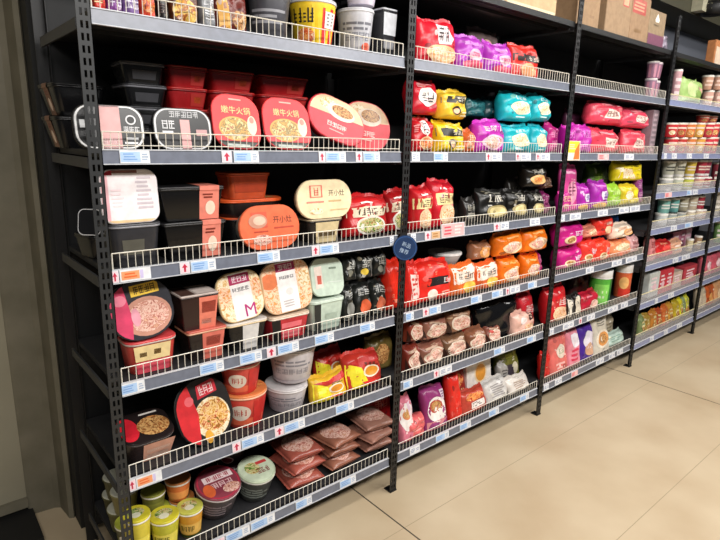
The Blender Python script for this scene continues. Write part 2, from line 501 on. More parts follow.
def wall_nodes(c0, c1, scale):
    def f(nt, b):
        tc = n_(nt, 'ShaderNodeTexCoord'); no = n_(nt, 'ShaderNodeTexNoise'); no.inputs['Scale'].default_value = scale; no.inputs['Detail'].default_value = 5
        rp = n_(nt, 'ShaderNodeValToRGB'); rp.color_ramp.elements[0].color = lin(c0); rp.color_ramp.elements[1].color = lin(c1)
        rp.color_ramp.elements[0].position = .3; rp.color_ramp.elements[1].position = .7
        nt.links.new(tc.outputs['Object'], no.inputs['Vector']); nt.links.new(no.outputs['Fac'], rp.inputs[0]); nt.links.new(rp.outputs[0], b.inputs['Base Color'])
        b.inputs['Roughness'].default_value = .65
    return f
FLOOR = procedural('floor_tiles', floor_nodes)
WALL = procedural('painted_wall', wall_nodes('8f8975', '9d9783', 1.7))
TRIM = procedural('scuffed_trim', wall_nodes('6b6655', '7d7766', 9))
BACK = procedural('upper_wall_paint', wall_nodes('6a6e78', '767a84', 1.2))
OLIVE = procedural('bulkhead_paint', wall_nodes('3a382a', '45422f', 1.5))
CEIL = procedural('ceiling_paint', wall_nodes('3a3a36', '454540', 1))
mb = MB(); mb.box(-3, -4, -.05, 9, 1.2, 0, FLOOR); struct(mb.build('floor'))
mb = MB(); mb.box(-3, .834, 0.045, -.03, .95, 3.2, WALL); struct(mb.build('wall_left'))
mb = MB()                                            # slanted jamb with two flutes that ends the left wall
prof = [(-.03, .834), (-.145, .834), (-.145, .826), (-.135, .822), (-.05, .812), (-.03, .80), (-.018, .70), (-.002, .69), (.004, .70), (.004, .95), (-.03, .95)]
mb.loft([[(x, y, 0.0) for x, y in prof], [(x, y, 3.2) for x, y in prof]], TRIM, True, True, False); struct(mb.build('trim_1'))
mb = MB(); mb.box(-3, .815, .045, -.145, .834, .085, TRIM); mb.box(-3, .85, 0, -.145, .94, .045, M('1c1a18')); struct(mb.build('baseboard_left'))
mb = MB(); mb.box(.3, .62, 0, 9, .75, 3.2, BACK); struct(mb.build('wall_back'))
mb = MB(); mb.box(-3, .60, 0, -.13, .834, .03, mat('12110f', .7)); struct(mb.build('trim_4'))
mb = MB(); mb.box(.004, .60, 0, .3, .75, 3.2, mat('141412', .7)); struct(mb.build('trim_3'))
mb = MB(); mb.box(3.2, .30, 2.62, 9, .62, 3.2, OLIVE); struct(mb.build('trim_2'))
mb = MB(); mb.box(-3, -4, 3.2, 9, 1.2, 3.25, CEIL); struct(mb.build('ceiling'))

# -------------------------------------------------------------------- rack
STEEL = mat('101012', .5); ENDPOST_LIT = mat('242628', .45); DARK = mat('0c0c0e', .55); PANEL = mat('0e0f11', .6); BOARD = mat('2c2c2e', .5); SIDE = mat('38393b', .5)  # end post is the same steel, lighter to paint in the light it catches
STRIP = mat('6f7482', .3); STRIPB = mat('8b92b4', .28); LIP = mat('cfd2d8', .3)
WIRE = mat('ece6d8', .35); CLEAR = mat('e4e2e6', .18, 0, .24); CREAM = mat('e8dcae', .4)
HP = 2.40
def upright(x0, x1, y0, s, parent, slots=True, h=HP, STEEL=STEEL):
    """slotted angle post: s=-1 faces the aisle, s=+1 the wall"""
    mb = MB(); t = .0022; ya, yb = (y0, y0 + t) if s < 0 else (y0 - t, y0)
    w = x1 - x0; q = w / 7
    if slots:
        for a, c in ((0, 1.6), (2.9, 4.1), (5.4, 7)): mb.box(x0 + a * q, ya, 0, x0 + c * q, yb, h, STEEL)
        z = .012
        while z < h:
            mb.box(x0 + 1.6 * q, ya, z - .006, x0 + 2.9 * q, yb, z + .006, STEEL); mb.box(x0 + 4.1 * q, ya, z - .006, x0 + 5.4 * q, yb, z + .006, STEEL)
            z += .03
    else: mb.box(x0, ya, 0, x1, yb, h, STEEL)
    mb.box(x1 - t, min(y0, y0 - s * .028), 0, x1, max(y0, y0 - s * .028), h, STEEL)
    if s < 0: mb.box(x0, y0 - .004, 0, x1, y0 + .04, .006, DARK)
    return mb.build('upright', parent)
YF = -.014
LOOKS = ['black slotted steel rack bay nearest the camera, holding tubs and bowls', 'black slotted steel rack bay between the blue disc post and the next',
         'black slotted steel rack bay holding yellow round noodle pack and blue bag', 'black slotted steel rack bay with clear plastic shelf fronts',
         'black slotted steel rack bay cut off by the right edge']
GUARDS = 0
for b in range(5):
    rk = root('shelving_rack', LOOKS[b], 'shelf rack', 'black rack bays along the aisle')
    xa, xb = POST[b][1], POST[b + 1][0]
    rk.location = (xa, 0, 0)
    inv = Matrix.Translation((-xa, 0, 0))
    parts = []
    if b == 0:
        parts.append(upright(*POST[0], YF, -1, rk, STEEL=ENDPOST_LIT)); parts.append(upright(0.0, .036, .5, 1, rk, False))
    parts.append(upright(*POST[b + 1], YF, -1, rk, True, 2.412)); parts.append(upright(POST[b + 1][0], POST[b + 1][1], .5, 1, rk, False))
    mb = MB(); mb.box(xa, .5005, .06, xb + .03, .506, 2.36, PANEL); parts.append(mb.build('back_panel', rk))
    for l in range(0, len(LV[b]) + 1):
        zb = LV[b][l - 1] if l else 2.178
        zt = ztop(b, l)
        mb = MB(); mb.box(xa, .024, zt - .018, xb, .49, zt, BOARD)
        sb = mb.build('shelf_board', rk); parts.append(sb)
        mb = MB()
        mb.box(xa, .003, zb - (.002 if l else .0), xb, .022, zt - .002, DARK)
        mb.box(xa, .022, zb - .002, xb, .05, zb + .002, DARK); mb.box(xa, .10, zb - .004, xb, .13, zt - .018, DARK)
        fb = mb.build('front_beam', sb); parts.append(fb)
        for k, xx in enumerate((xa - (.028 if b == 0 else .0), xb - .006)):
            mb = MB(); mb.box(xx, .03, zb - .012, xx + .006, .46, zt - .0185, SIDE); parts.append(mb.build('side_beam', sb))
        if l == 0: continue
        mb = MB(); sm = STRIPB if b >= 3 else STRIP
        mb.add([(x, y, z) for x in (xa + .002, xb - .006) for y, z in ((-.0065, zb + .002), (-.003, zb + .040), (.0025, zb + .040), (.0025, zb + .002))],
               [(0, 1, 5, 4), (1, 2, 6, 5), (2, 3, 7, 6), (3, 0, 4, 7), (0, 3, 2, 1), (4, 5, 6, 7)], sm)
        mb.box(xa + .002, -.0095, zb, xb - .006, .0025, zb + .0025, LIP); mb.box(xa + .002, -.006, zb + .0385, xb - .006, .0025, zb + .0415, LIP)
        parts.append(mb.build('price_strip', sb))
        # guard in front of the goods
        g = MB(); z0 = zb + .0418
        where = f'{shelf_name(b, l)} shelf of the {BAY[b]}'
        if b < 3:
            zh = z0 + .046; x = xa + .006; xe = xb - .012
            g.bar((x, 0, zh), (xe, 0, zh), .0018, WIRE)
            if l == 2 and b == 0: g.bar((x, 0, z0 + .010), (xe, 0, z0 + .010), .0013, WIRE)
            n = int((xe - x) / .0215)
            for i in range(n + 1):
                q = x + (xe - x) * i / n
                g.bar((q, .0012 if 0 < i < n else 0, z0), (q, .0012 if 0 < i < n else 0, zh), .0012 if 0 < i < n else .0022, WIRE)
            o = g.build('wire_guard'); tag(o, f'cream wire guard along the {where}', 'shelf guard', 'wire guards on the shelves')
        else:
            hh = .03 if l == 1 else .055 if l < 5 else .068; xx0, xx1 = xa + .006, xb - .012
            g.box(xx0, -.001, z0, xx1, .001, z0 + hh, CLEAR)
            o = g.build('clear_guard'); tag(o, f'clear plastic guard with cream edge along the {where}', 'shelf guard', 'clear guards on the far shelves')
            t = MB(); t.box(xx0, -.002, z0 + hh, xx1, .002, z0 + hh + .005, CREAM); t.build('edge_rail', o)
    for p in parts:                                  # keep the world layout, rack base at its left post
        if p.parent == rk or p.type == 'MESH': p.data.transform(inv)
# far dividers and the blue disc
mb = MB(); DISC = MB()
blue = mat('122f58', .35)
R_ = random.Random(3)
DISC.loft([[(x * s, y, z * s) for x, z in circ(.052, 36)] for s, y in ((.97, .003), (1, .0015), (1, -.0015), (.97, -.003))][::-1], blue, True, True)
def fd(u, v): return Vector((u * .052, -.003, v * .052)), Vector((0, -1, 0))
prints(DISC, [('e', 0, 0, .93, .93, '2c5286'), ('e', 0, 0, .87, .87, '122f58'), ('t', 0, .26, .36, '新品', 'a8bcd4'), ('t', 0, -.26, .36, '推荐', 'a8bcd4')], fd, 1, R_, None, .0004)
pz = at(405, 248, -.05)
d = DISC.build('shelf_sign'); d.location = (pz.x, -.05, pz.z); d.rotation_euler = (math.radians(-6), math.radians(22), math.radians(-30))
tag(d, 'round blue sign with white characters hung on the post after the left bay', 'sign')
cl = MB(); cl.box(-.006, .003, .02, .006, .03, .032, DARK); cl.build('sign_clip', d)

# =============================================================== the goods
W_ = 'f4f0ea'; RED = 'd01c24'; BLK = '0c0c0e'; YEL = 'f2d21c'
def shin(c=RED, t='f4ece4', f='redsoup'):            # red noodle pack: white flash, characters, bowl
    return [('p', [(-.35, 1.0 - .12), (.25, .86), (.45, .2), (.1, -.05), (-.3, .1), (-.5, .45)], t), ('g', -.3, .12, .25, .75, 2, '2a2430'), ('e', .1, -.45, .7, .42, 'e8c89a'), ('f', 0, 0, 0, 0, f), ('e', .1, -.45, .58, .34, f), ('L', -.9, .2, -.55, .7, 4, 'f0a0a0')]
def band(bc, tc, f, plate='e8e0d4'):                 # colour band with characters over a bowl picture
    return [('r', -.97, .0, .97, .5, bc), ('g', -.6, .08, .8, .42, 4, tc), ('e', 0, -.45, .72, .48, plate), ('e', 0, -.45, .6, .39, f), ('L', -.6, .62, .4, .76, 1, W_)]
def oval(plate, f, tc=W_, y0=.35):                   # characters above, round dish below
    return [('g', -.7, y0, .7, y0 + .32, 3, tc), ('e', 0, -.35, .72, .5, plate), ('e', 0, -.35, .6, .4, f), ('L', -.8, -.95, .8, -.86, 1, tc)]
def plain(tc, n=3): return [('g', -.7, .1, .7, .6, n, tc), ('L', -.7, -.6, .6, -.1, 4, tc)]
def box_(c, tc): return [('r', -.95, -.1, .95, .5, c), ('g', -.6, 0, .6, .4, 3, tc), ('e', -.1, -.5, .5, .32, 'cream')]

# ---- left bay, top shelf
bag(0, 1, (88, -32, 104), 'red seasoning pouch at the left post', 'd83a2a', plain('f8d8a0', 2), .05)
bag(0, 1, (104, -28, 121), 'left of two purple and silver pouches', '8a4a98', [('g', -.8, -.6, .8, .0, 2, 'e8dff0'), ('r', -.9, .1, .9, .8, 'b070b8')], .05)
bag(0, 1, (121, -26, 138), 'right of two purple and silver pouches', '8a6aa8', [('g', -.8, -.6, .8, .0, 2, 'e8dff0'), ('r', -.9, .1, .9, .8, 'b8a0c8')], .05)
bag(0, 1, (138, -24, 154), 'orange red pouch beside the purple pouches', 'e8482a', [('e', 0, -.3, .8, .4, 'redsoup')], .05)
bag(0, 1, (156, -22, 167), 'narrow black pouch between orange and brown pouches', '201a1c', plain('5a4a48', 2), .04)
bag(0, 1, (167, -20, 198), 'brown pouch showing golden fried noodles', '5a2a12', [('e', 0, -.35, .85, .6, ('e09a30', '8a3a10', 'f4c860', '4a1a08')), ('g', -.7, .4, .7, .8, 2, 'f0c860')], .06)
bag(0, 1, (199, -16, 214), 'narrow grey foil pouch beside the brown pouch', '8a8c90', plain('d8d8dc', 2), .05)
bag(0, 1, (214, -14, 247), 'dark red pouch with a tan corner', '6a2218', [('p', [(-.9, -.9), (-.2, -.9), (-.5, .9), (-.9, .9)], 'e0a850'), ('e', .35, -.4, .5, .45, 'brown')], .06)
cup(0, 1, (250, -4, 294), 'smoky clear bowl with dark contents', '4a4a50', [('L', -.8, -.3, .6, .5, 3, '9a9aa0')], '7a7a80', y=.03, taper=.75, rim='a0a0a6')
cup(0, 1, (293, 2, 342), 'yellow and red noodle bucket with black characters', 'f0c828', [('r', -.1, -1, .75, .9, 'f0c828'), ('g', -.72, .1, -.02, .75, 2, '181418'), ('r', .22, -.9, .85, .8, 'd8302c'), ('r', .3, -.1, .75, .65, 'f0e8e0'), ('L', .35, 0, .7, .6, 4, '888080'), ('e', -.3, -.5, .3, .35, 'redsoup')], 'c8c8cc', y=.03, taper=.74, rim='d8d8da')
b_ = cup(0, 1, (340, 11, 388), 'silver noodle bucket under a smaller cup', 'c8c8ce', [('L', -.7, .1, .7, .6, 2, '707078'), ('g', -.6, -.35, .5, .05, 4, '8a8a94'), ('e', .35, -.65, .25, .22, 'd85a40')], 'd4d4d8', y=.03, taper=.76, rim='dcdce0')
cup(0, 1, (346, -14, 380), 'pale cup with purple flowers stacked on the silver bucket', 'dcd4e4', [('e', -.4, 0, .2, .4, '5a3a80'), ('e', .1, .1, .18, .35, 'b04878'), ('e', .45, -.1, .15, .3, '5a3a80')], y=.04, on=b_)
tub(0, 1, (389, 10, 409), 'silver and black wrapped pack at the right end', '2a2a2e', 'c0c2c8', .12, y=.03, sides=[(-.9, .5, .9, .98, 'c4c6cc'), (-.8, .2, .8, .4, '88888c')])

# ---- left bay, second shelf
K = 'e8e8ea'
def blacklid(px0, px1): return [('r', px0, -1, px1, 1, 'd8a0a0'), ('g', -.6, -.75, .0, -.35, 3, K), ('g', .3, .0, .7, .35, 2, K), ('g', .3, -.7, .85, -.3, 3, K), ('L', -.9, -.95, .9, -.82, 1, K)]
lid(0, 2, (75, 104, 146, 149), 'black lid with white outline and wide pink stripe behind end post', BLK, '151517', [('r', -.30, -1, .30, 1, 'dba6a4'), ('r', -.82, -.05, -.68, .3, 'd8dadc'), ('e', .6, .35, .15, .22, K), ('e', .6, .35, .11, .16, '151517'), ('g', .36, -.25, .84, .05, 3, K), ('g', -.25, -.75, .2, -.5, 3, 'f0d0d0'), ('L', .36, -.8, .9, -.4, 2, K)], .34, .085, 10, ring='f0f0f0', yaw=-3)
lid(0, 2, (154, 108, 213, 150), 'black lid with thin white outline and short pink stripe', BLK, '151517', [('r', -.1, -1, .22, .45, 'dba6a4'), ('g', -.45, .55, .55, .85, 5, 'c8c8ca'), ('g', -.72, .0, -.28, .4, 2, K), ('L', -.72, -.25, -.3, -.05, 1, K), ('r', .42, -.3, .8, .0, 'c89a9a')], .36, .085, 10, ring='d8d8da')
def hotpot(c='dc2c30'): return [('r', -1, -1, 1, 1, c), ('t', 0, .42, .27, '嫩牛火锅', 'f8dc8c'), ('L', -.3, .76, .3, .86, 1, 'f0b0a0'), ('e', -.1, -.26, .66, .44, 'd8a850'), ('e', -.1, -.26, .6, .39, ('3a2a14', 'd8a040', '6a5a20', 'f0d890', '8a3a18')), ('e', .62, -.1, .2, .36, 'f4dcc0'), ('e', .62, .1, .1, .12, 'e09080'), ('r', -1, -1, 1, -.72, '2a3028'), ('L', -.6, -.95, .6, -.78, 1, 'b8c0b8')]
lid(0, 2, (214, 96, 262, 151), 'red lid with gold characters and noodle bowl picture, left of two', BLK, 'dc2c30', hotpot(), .34, .085, 16, roll=-3)
lid(0, 2, (266, 99, 313, 151), 'red lid with gold characters and noodle bowl picture, right of two', BLK, 'dc2c30', [p for p in hotpot('d83038')], .34, .085, 16, roll=-2)
def ovalred(): return [('r', -1, -1, 1, 1, 'e2404c'), ('p', [(-1, .05), (1, .25), (1, 1), (-1, 1)], 'e8c8a0'), ('e', -.35, .55, .3, .28, 'cream'), ('e', .1, .38, .5, .36, 'f0e0cc'), ('e', .15, .45, .38, .26, 'brown'), ('g', -.35, -.42, .35, -.2, 4, 'fae8e0'), ('L', -.3, -.62, .3, -.52, 1, 'f4b8b0')]
o1 = lid(0, 2, (346, 104, 391, 153), 'lower right of two oval red and cream lids', 'a82028', 'e2404c', ovalred(), .5, .06, 12, roll=-8, yaw=-6, y=.135, kind='oval_tub')
lid(0, 2, (311, 93, 366, 138), 'upper left of two oval red and cream lids, tilted', 'a82028', 'e2404c', ovalred(), .5, .05, 20, roll=-20, y=.03, on=ztop(0, 2) + .02, kind='oval_tub')
# behind: tall stacks of flat tubs
for i, (x0, x1, c, n) in enumerate(((126, 171, 'k', 'black'), (171, 212, 'r', 'dark red'), (213, 259, 'r', 'dark red'), (262, 312, 'r', 'dark red'))):
    st = None
    place = ['behind white-outlined lids', 'beside black stack', 'third from left', 'behind right red lid'][i]
    for k in range(4):
        z0 = ztop(0, 2) + .068 * k
        body, lc = ('121214', '2c2c30') if c == 'k' else ('9c1c20', 'b02420')
        
        px = (x0 + x1) / 2
        pos = ['lowest', 'second', 'third', 'topmost'][k]
        x, y = colx(px, .2, 1.66), .20
        w = colx(x1, .2, 1.66) - colx(x0, .2, 1.66)
        look = f'{n} flat tub, {pos} in stack {place}'
        rt = root('meal_tub', loc_label(look, 0, 2), 'meal tub', 'flat tubs stacked at the back of the second shelf')
        pr = [('r', -.3, -1, .3, 1, '55555a' if c == 'k' else 'c8382c')]
        kids = tubmesh(rt, w * .97, .14, .066, .02, body, lc, pr, rnd, sides=[(-.6, .25, .6, .75, '3c3c40')] if c == 'k' else [(.1, .15, .85, .9, 'a82822'), (.3, .35, .65, .7, 'c8501e')], rim='6a6a70' if c == 'k' else '7a1416')
        st = settle(rt, kids, Matrix.Rotation(math.radians(rnd.uniform(-3, 3)), 3, 'Z'), x, y, ztop(0, 2) if st is None else st['top'])
# tubs with paper sleeves seen through the open end of the rack
st = None
for k, (nm, pos) in enumerate((('black tub with brown paper sleeve at the open rack end, lower', 0), ('black tub with brown paper sleeve at the open rack end, upper', 1))):
    rt = root('meal_tub', loc_label(nm, 0, 2), 'meal tub', 'sleeved tubs at the open end')
    kids = tubmesh(rt, .17, .16, .095, .02, BLK, '111113', [], rnd, sleeve=(-.3, .25, '8a6450'), taper=.7)
    st = settle(rt, kids, Matrix.Rotation(math.radians(-86), 3, 'Z'), .07, .295, ztop(0, 2) if st is None else st['top'])

# ---- left bay, third shelf
t1 = tub(0, 3, (112, 224, 166, 250), 'clear black tub lying under the white shiny lid', '303034', '4a4a4e', .13, .25, sides=[(-.6, .3, .3, .7, '55534a')], rim='8a8a90')
lid(0, 3, (103, 174, 161, 229), 'white shiny lid with pink left edge beside the end post', '6a6a70', 'f6eef0', [('r', -1, .78, -.55, 1, 'b02030'), ('r', -.55, .85, .3, 1, '8a5a50'), ('r', -1, -1, -.72, .78, 'f0b8c0'), ('L', .2, -.5, .8, .75, 8, 'd0c4cc'), ('L', -.65, -.4, -.2, .3, 5, 'f4dce0'), ('r', -1, -1, 1, -.86, 'e8c898')], .22, .07, 6, on=t1, y=.035, rim='c8c8cc')  # silver lid; the lamp's glare is painted in as its near-white colour
t1 = tub(0, 3, (163, 222, 226, 250), 'black tub with coral paper sleeve, lower of two', BLK, '151517', .13, .06, sleeve=(.2, .8, 'e08270'))
tub(0, 3, (161, 187, 225, 222), 'black tub with coral paper sleeve, upper of two', BLK, '232326', .13, .06, sleeve=(.2, .82, 'e08270'), on=t1, yaw=-2)
t1 = tub(0, 3, (228, 218, 284, 240), 'black tub lowest of the orange lid stack', BLK, 'e05a2a', .13, .5, y=.11)
t2 = tub(0, 3, (226, 200, 292, 214), 'black oval tub with flat orange lid below a smaller one', '1c1414', 'e8602c', .13, .5, y=.10, on=t1, rim='e8602c', pr=[('e', .4, 0, .4, .5, 'brown'), ('L', -.7, -.2, -.1, .2, 2, '8a2a12')])
tub(0, 3, (229, 173, 272, 190), 'orange tub topmost of the orange lid stack', 'c8502c', 'd85a2c', .12, .2, y=.12, on=t2, sides=[(-.8, .3, .8, .7, 'a83a1c')])
lid(0, 3, (241, 210, 301, 253), 'orange oval lid with dark characters facing the aisle', 'e8e0d0', 'e8704a', [('t', .42, .32, .32, '开小灶', '4a1c14'), ('L', .1, -.12, .8, .02, 1, 'b84028'), ('r', -.6, .0, -.1, .7, 'd8583c'), ('e', -.4, .3, .3, .32, 'c89078'), ('e', -.35, .32, .2, .2, 'e8c0a8'), ('e', -.3, -.55, .3, .24, 'pinkmeat'), ('r', -.55, -.2, -.1, -.14, 'b84028')], .5, .075, 10, kind='oval_tub', rim='e8704a')
t1 = tub(0, 3, (309, 219, 344, 242), 'tan and black tub under the cream oval lid', '2a2622', 'b8a888', .12, .2, sides=[(-.65, .0, .75, 1, 'd8c498'), (-.5, .3, .6, .5, '5a4a30')], y=.04)
lid(0, 3, (301, 183, 355, 221), 'cream oval lid with red square and dark characters', 'd8c8a0', 'f0dcb4', [('t', .42, .3, .33, '开小灶', '3a2a20'), ('L', .1, -.2, .75, -.02, 1, 'c8a878'), ('r', -.55, .1, -.1, .72, 'd86858'), ('r', -.5, .14, -.15, .68, 'f0d0a8'), ('g', -.42, .2, -.23, .6, 1, 'c83830'), ('e', -.35, -.6, .24, .16, 'cream'), ('L', -.7, -.2, .2, -.05, 1, 'e08878'), ('r', .15, -.6, .8, -.54, 'd8b888')], .48, .06, 8, on=t1, y=.04, kind='oval_tub', rim='e4d0a8')
bag(0, 3, (347, 195, 391, 240), 'red noodle pack with cream band and bowl picture', 'c82024', band('f0e0c4', '3a2820', 'green'), .1)
bag(0, 3, (386, 190, 407, 240), 'red noodle pack half hidden by the second post', 'b81c20', band('f0e0c4', '3a2820', 'green'), .09, y=.06)
rt = root('meal_tub', loc_label('plain black tub low at the open rack end', 0, 3), 'meal tub', 'tubs at the open end of the third shelf')
st = settle(rt, tubmesh(rt, .14, .14, .075, .03, BLK, '1a1a1c', [], rnd), Matrix.Rotation(math.radians(-80), 3, 'Z'), .09, .17, ztop(0, 3))
rt = root('meal_tub', loc_label('small black tub with white-edged lid at the open rack end', 0, 3), 'meal tub', 'tubs at the open end of the third shelf')
settle(rt, tubmesh(rt, .075, .085, .05, .02, BLK, '1a1a1c', [], rnd, ring='e8e8ea'), Matrix.Rotation(math.radians(-40), 3, 'Z') @ Matrix.Rotation(math.radians(78), 3, 'X'), .05, .125, st['top'])

# ---- left bay, fourth shelf
t1 = tub(0, 4, (128, 340, 180, 372), 'clear tub with cream and pink label under the pink lid', 'c0443c', 'd8484a', .12, .3, sides=[(-.8, .45, .7, .98, 'e8d098'), (-.6, .6, -.3, .75, '7a5a28'), (0, .62, .3, .8, '7a5a28'), (-.8, .02, .7, .42, 'd85060')], rim='b8a8a0')
lid(0, 4, (116, 282, 181, 346), 'black rounded lid with pink side, yellow plate and food picture', '3a3a3e', '34343a', [('e', .12, -.25, .78, .66, 'c8907c'), ('e', .15, -.25, .66, .52, 'pinkmeat'), ('p', [(-1, -1), (-.5, -1), (-.35, -.2), (-.45, 1), (-1, 1)], 'd84068'), ('r', -.25, .48, .65, .85, 'e8c040'), ('g', -.15, .54, .55, .8, 4, '4a3010'), ('e', -.62, .45, .2, .18, 'e88098'), ('e', -.25, -.2, .14, .3, 'e8a0b0')], .42, .07, 12, on=t1, roll=6, y=.035, rim='78787e')
t1 = tub(0, 4, (190, 329, 229, 360), 'coral and black tub, lower of the boxed pair', '1c1414', 'c86050', .12, .08, sides=[(-.3, 0, .9, 1, 'd87060'), (-.1, .5, .7, .85, 'b84838')], rim='d8a888')
tub(0, 4, (181, 294, 230, 331), 'coral and black boxed tub, upper of the pair', '2a1414', 'c8b8b0', .13, .06, on=t1, sides=[(-.05, .0, 1, 1, 'e07c66'), (.1, .5, .9, .85, 'b84838'), (.1, .15, .7, .3, 'f0b0a0')], pr=[('r', -.9, -.9, -.2, .9, '5a4038'), ('r', -.1, -.9, .9, .9, 'e8d8d0')])
def mlid(): return [('r', -1, -1, 1, 1, 'cream'), ('e', -.75, .1, .4, .4, 'shrimp'), ('e', .8, .2, .35, .4, 'shrimp'), ('r', -.42, -1, .5, 1, 'f4f0ee'), ('r', -.42, .5, .5, .9, 'a82858'), ('g', -.3, .58, .4, .82, 3, 'f4e0e8'), ('g', -.35, .2, .42, .36, 4, '5a5058')]
t1 = tub(0, 4, (227, 322, 268, 349), 'black tub with white sleeve under the lid marked M', BLK, 'd8d0c8', .12, .15, sides=[(-.3, 0, .55, 1, 'd8d4d0')], rim='e0c8a0')
lid(0, 4, (222, 276, 266, 323), 'food picture lid with white strip and magenta letter M', 'c8b8a8', 'e8c890', mlid() + [('t', .3, -.62, .5, 'M', 'b82878')], .3, .06, 12, roll=5, on=t1, y=.035, rim='e0c8a0')
t1 = tub(0, 4, (271, 315, 311, 342), 'red printed tub under the lid with white strip', 'c03038', 'd8c0a8', .12, .15, sides=[(-.5, .1, .6, .4, 'e87078'), (-.5, .55, .6, .8, 'e87078'), (-1, 0, -.55, 1, BLK)], rim='e8d8c8')
lid(0, 4, (264, 269, 312, 318), 'shrimp picture lid with white strip and magenta heading', 'd8c8b8', 'f0c8a0', [('r', -1, -1, 1, 1, 'shrimp'), ('e', -.7, .3, .35, .3, 'e88050'), ('e', .75, .2, .3, .35, 'cream'), ('r', -.4, -1, .4, 1, 'f6f2f0'), ('r', -.4, .6, .4, .92, 'a82858'), ('g', -.3, .66, .3, .86, 3, 'f4e0e8'), ('g', -.3, .3, .3, .42, 4, '5a5058'), ('e', .05, -.2, .16, .14, 'e0dcd8'), ('L', -.3, -.8, .3, -.5, 3, 'c8c0c0')], .28, .06, 12, on=t1, roll=3, y=.035, rim='f0d8c0')
t1 = tub(0, 4, (312, 300, 346, 328), 'pale green tub lying below the green lid', 'c4d4c4', 'd4e0d2', .12, .2, sides=[(-.9, .0, -.5, 1, '2a2c2a'), (-.2, .4, .6, .6, 'a8b8a8')])
lid(0, 4, (305, 266, 345, 305), 'pale green lid with small red label', 'b8ccb8', 'c8d8c8', [('p', [(-.75, -.6), (-.3, -.5), (-.35, .6), (-.8, .55)], 'e8d8cc'), ('r', -.65, -.35, -.4, .1, 'c86050'), ('L', .1, .35, .6, .55, 1, '788878'), ('r', -.1, -.3, .8, -.26, 'e0e8e0')], .3, .06, 14, on=t1, roll=-3, y=.04, rim='d8e4d8')
for i, (x0, y0, x1) in enumerate(((342, 284, 354), (354, 282, 372), (372, 280, 389))):
    n = ['leftmost', 'middle', 'rightmost'][i]
    P = [('g', -.6, .4, .6, .8, 2, 'b8b8b4'), ('e', .1, -.3, .6, .45, ['8a8a84', 'd86038', 'c86848'][i]), ('L', -.8, -.9, .5, -.6, 2, 'a8a8a0')]
    u = bag(0, 4, (x0, y0, x1), f'lower black noodle pack, {n} of three', '1e201e', P, .08, y=.035)
    P = [('g', -.5, .0, .6, .6, 2, 'd8d8d0'), ('e', -.2, -.35, .35, .28, 'e0c040' if i == 1 else '88887c'), ('r', .4, -.8, .7, .9, '70706c')]
    bag(0, 4, (x0, y0 - 30, x1), f'upper black noodle pack, {n} of three', '1e201e', P, .08, y=.04, on=u)
bag(0, 4, (386, 259, 403), 'bright red pack half hidden behind the second post', 'e8301c', [], .08, y=.05)

# ---- left bay, fifth shelf
tub(0, 5, (127, 438, 179), 'black tub tipped forward with red disc and browned food lid', '2a1f1f', '241c1c', .15, .3, pr=[('e', -.66, .0, .4, .75, 'd82434'), ('e', .3, -.1, .62, .6, 'brown'), ('L', -.1, .62, .7, .82, 1, 'e0d8d0')], y=.03, pitch=16, sides=[(-.35, .05, .95, .98, 'e0a890'), (-.2, .2, .8, .4, 'f0c8b4'), (-.2, .5, .8, .65, 'f0c8b4')], rim='48403e')
lid(0, 5, (180, 387, 234, 449), 'round black lid with red side and pulled noodles picture', '2a2626', '2a2828', [('e', .2, -.25, .66, .6, 'cream'), ('e', .25, -.2, .55, .46, 'noodle'), ('p', [(-1, -1), (-.45, -1), (-.25, 0), (-.4, 1), (-1, 1)], 'd82c34'), ('e', -.45, .45, .16, .14, 'e86870'), ('p', [(-.15, .4), (.6, .45), (.6, .85), (-.1, .8)], 'c82c3c'), ('g', -.05, .48, .5, .76, 3, 'f8d8d8'), ('e', -.1, -.75, .14, .2, 'f0b040')], .48, .07, 14, roll=8, y=.035, rim='58585a')
REDC = [('r', -1, -.8, 1, -.3, 'e86848'), ('e', -.1, .1, .32, .55, 'e8d8c8'), ('g', -.3, -.1, .1, .35, 2, 'c03020'), ('r', .3, -1, .9, .9, 'c82c28')]
u = cup(0, 5, (224, 392, 272), 'red noodle bowl with orange lid, lower of two', 'd8483c', REDC, 'e88a50', [('e', .1, .1, .8, .6, 'redsoup')], y=.035, taper=.74, rim='f0b898')
cup(0, 5, (222, 362, 264), 'red noodle bowl upper of two in front of dark gap', 'd04a40', REDC, 'd8685a', [('e', 0, 0, .8, .8, 'redsoup')], y=.04, on=u, taper=.74, rim='f0c8b0')
GRY = [('L', -.7, .1, .6, .6, 2, '8a8890'), ('g', -.6, -.35, .5, .0, 5, '98949a'), ('r', -.9, -.95, .9, -.8, 'b0aab0')]
u = cup(0, 5, (270, 386, 318), 'grey noodle bowl lower of two beside red bowls', 'c4bec2', GRY, 'd0cccc', y=.035, taper=.76, rim='d8d4d4')
cup(0, 5, (273, 350, 322), 'grey noodle bowl upper of two beside red bowls', 'ccc6ca', GRY, 'd8d0d4', [('L', -.7, -.3, .7, .4, 3, 'b05a78')], y=.035, on=u, taper=.76, rim='dcd8d8')
YP = [('p', [(-.95, -.9), (.1, -.9), (-.2, .2), (-.95, .6)], 'f0e030'), ('e', .3, -.1, .45, .36, 'f4e8d0'), ('e', .32, -.1, .36, .28, 'e8982c'), ('p', [(-.9, .6), (.9, .9), (.9, .45), (-.2, .3)], 'c8302c'), ('L', -.2, -.8, .8, -.55, 1, 'e8302c'), ('g', .0, .25, .55, .42, 3, '3a2a20')]
u = bag(0, 5, (312, 374, 347), 'yellow noodle pack in front with orange bowl picture', 'e8b830', YP, .07, lean=14)
bag(0, 5, (322, 349, 352), 'red and yellow noodle pack lying behind the yellow packs', 'c83028', YP[:3], .07, y=.10, lean=16, h=.16)
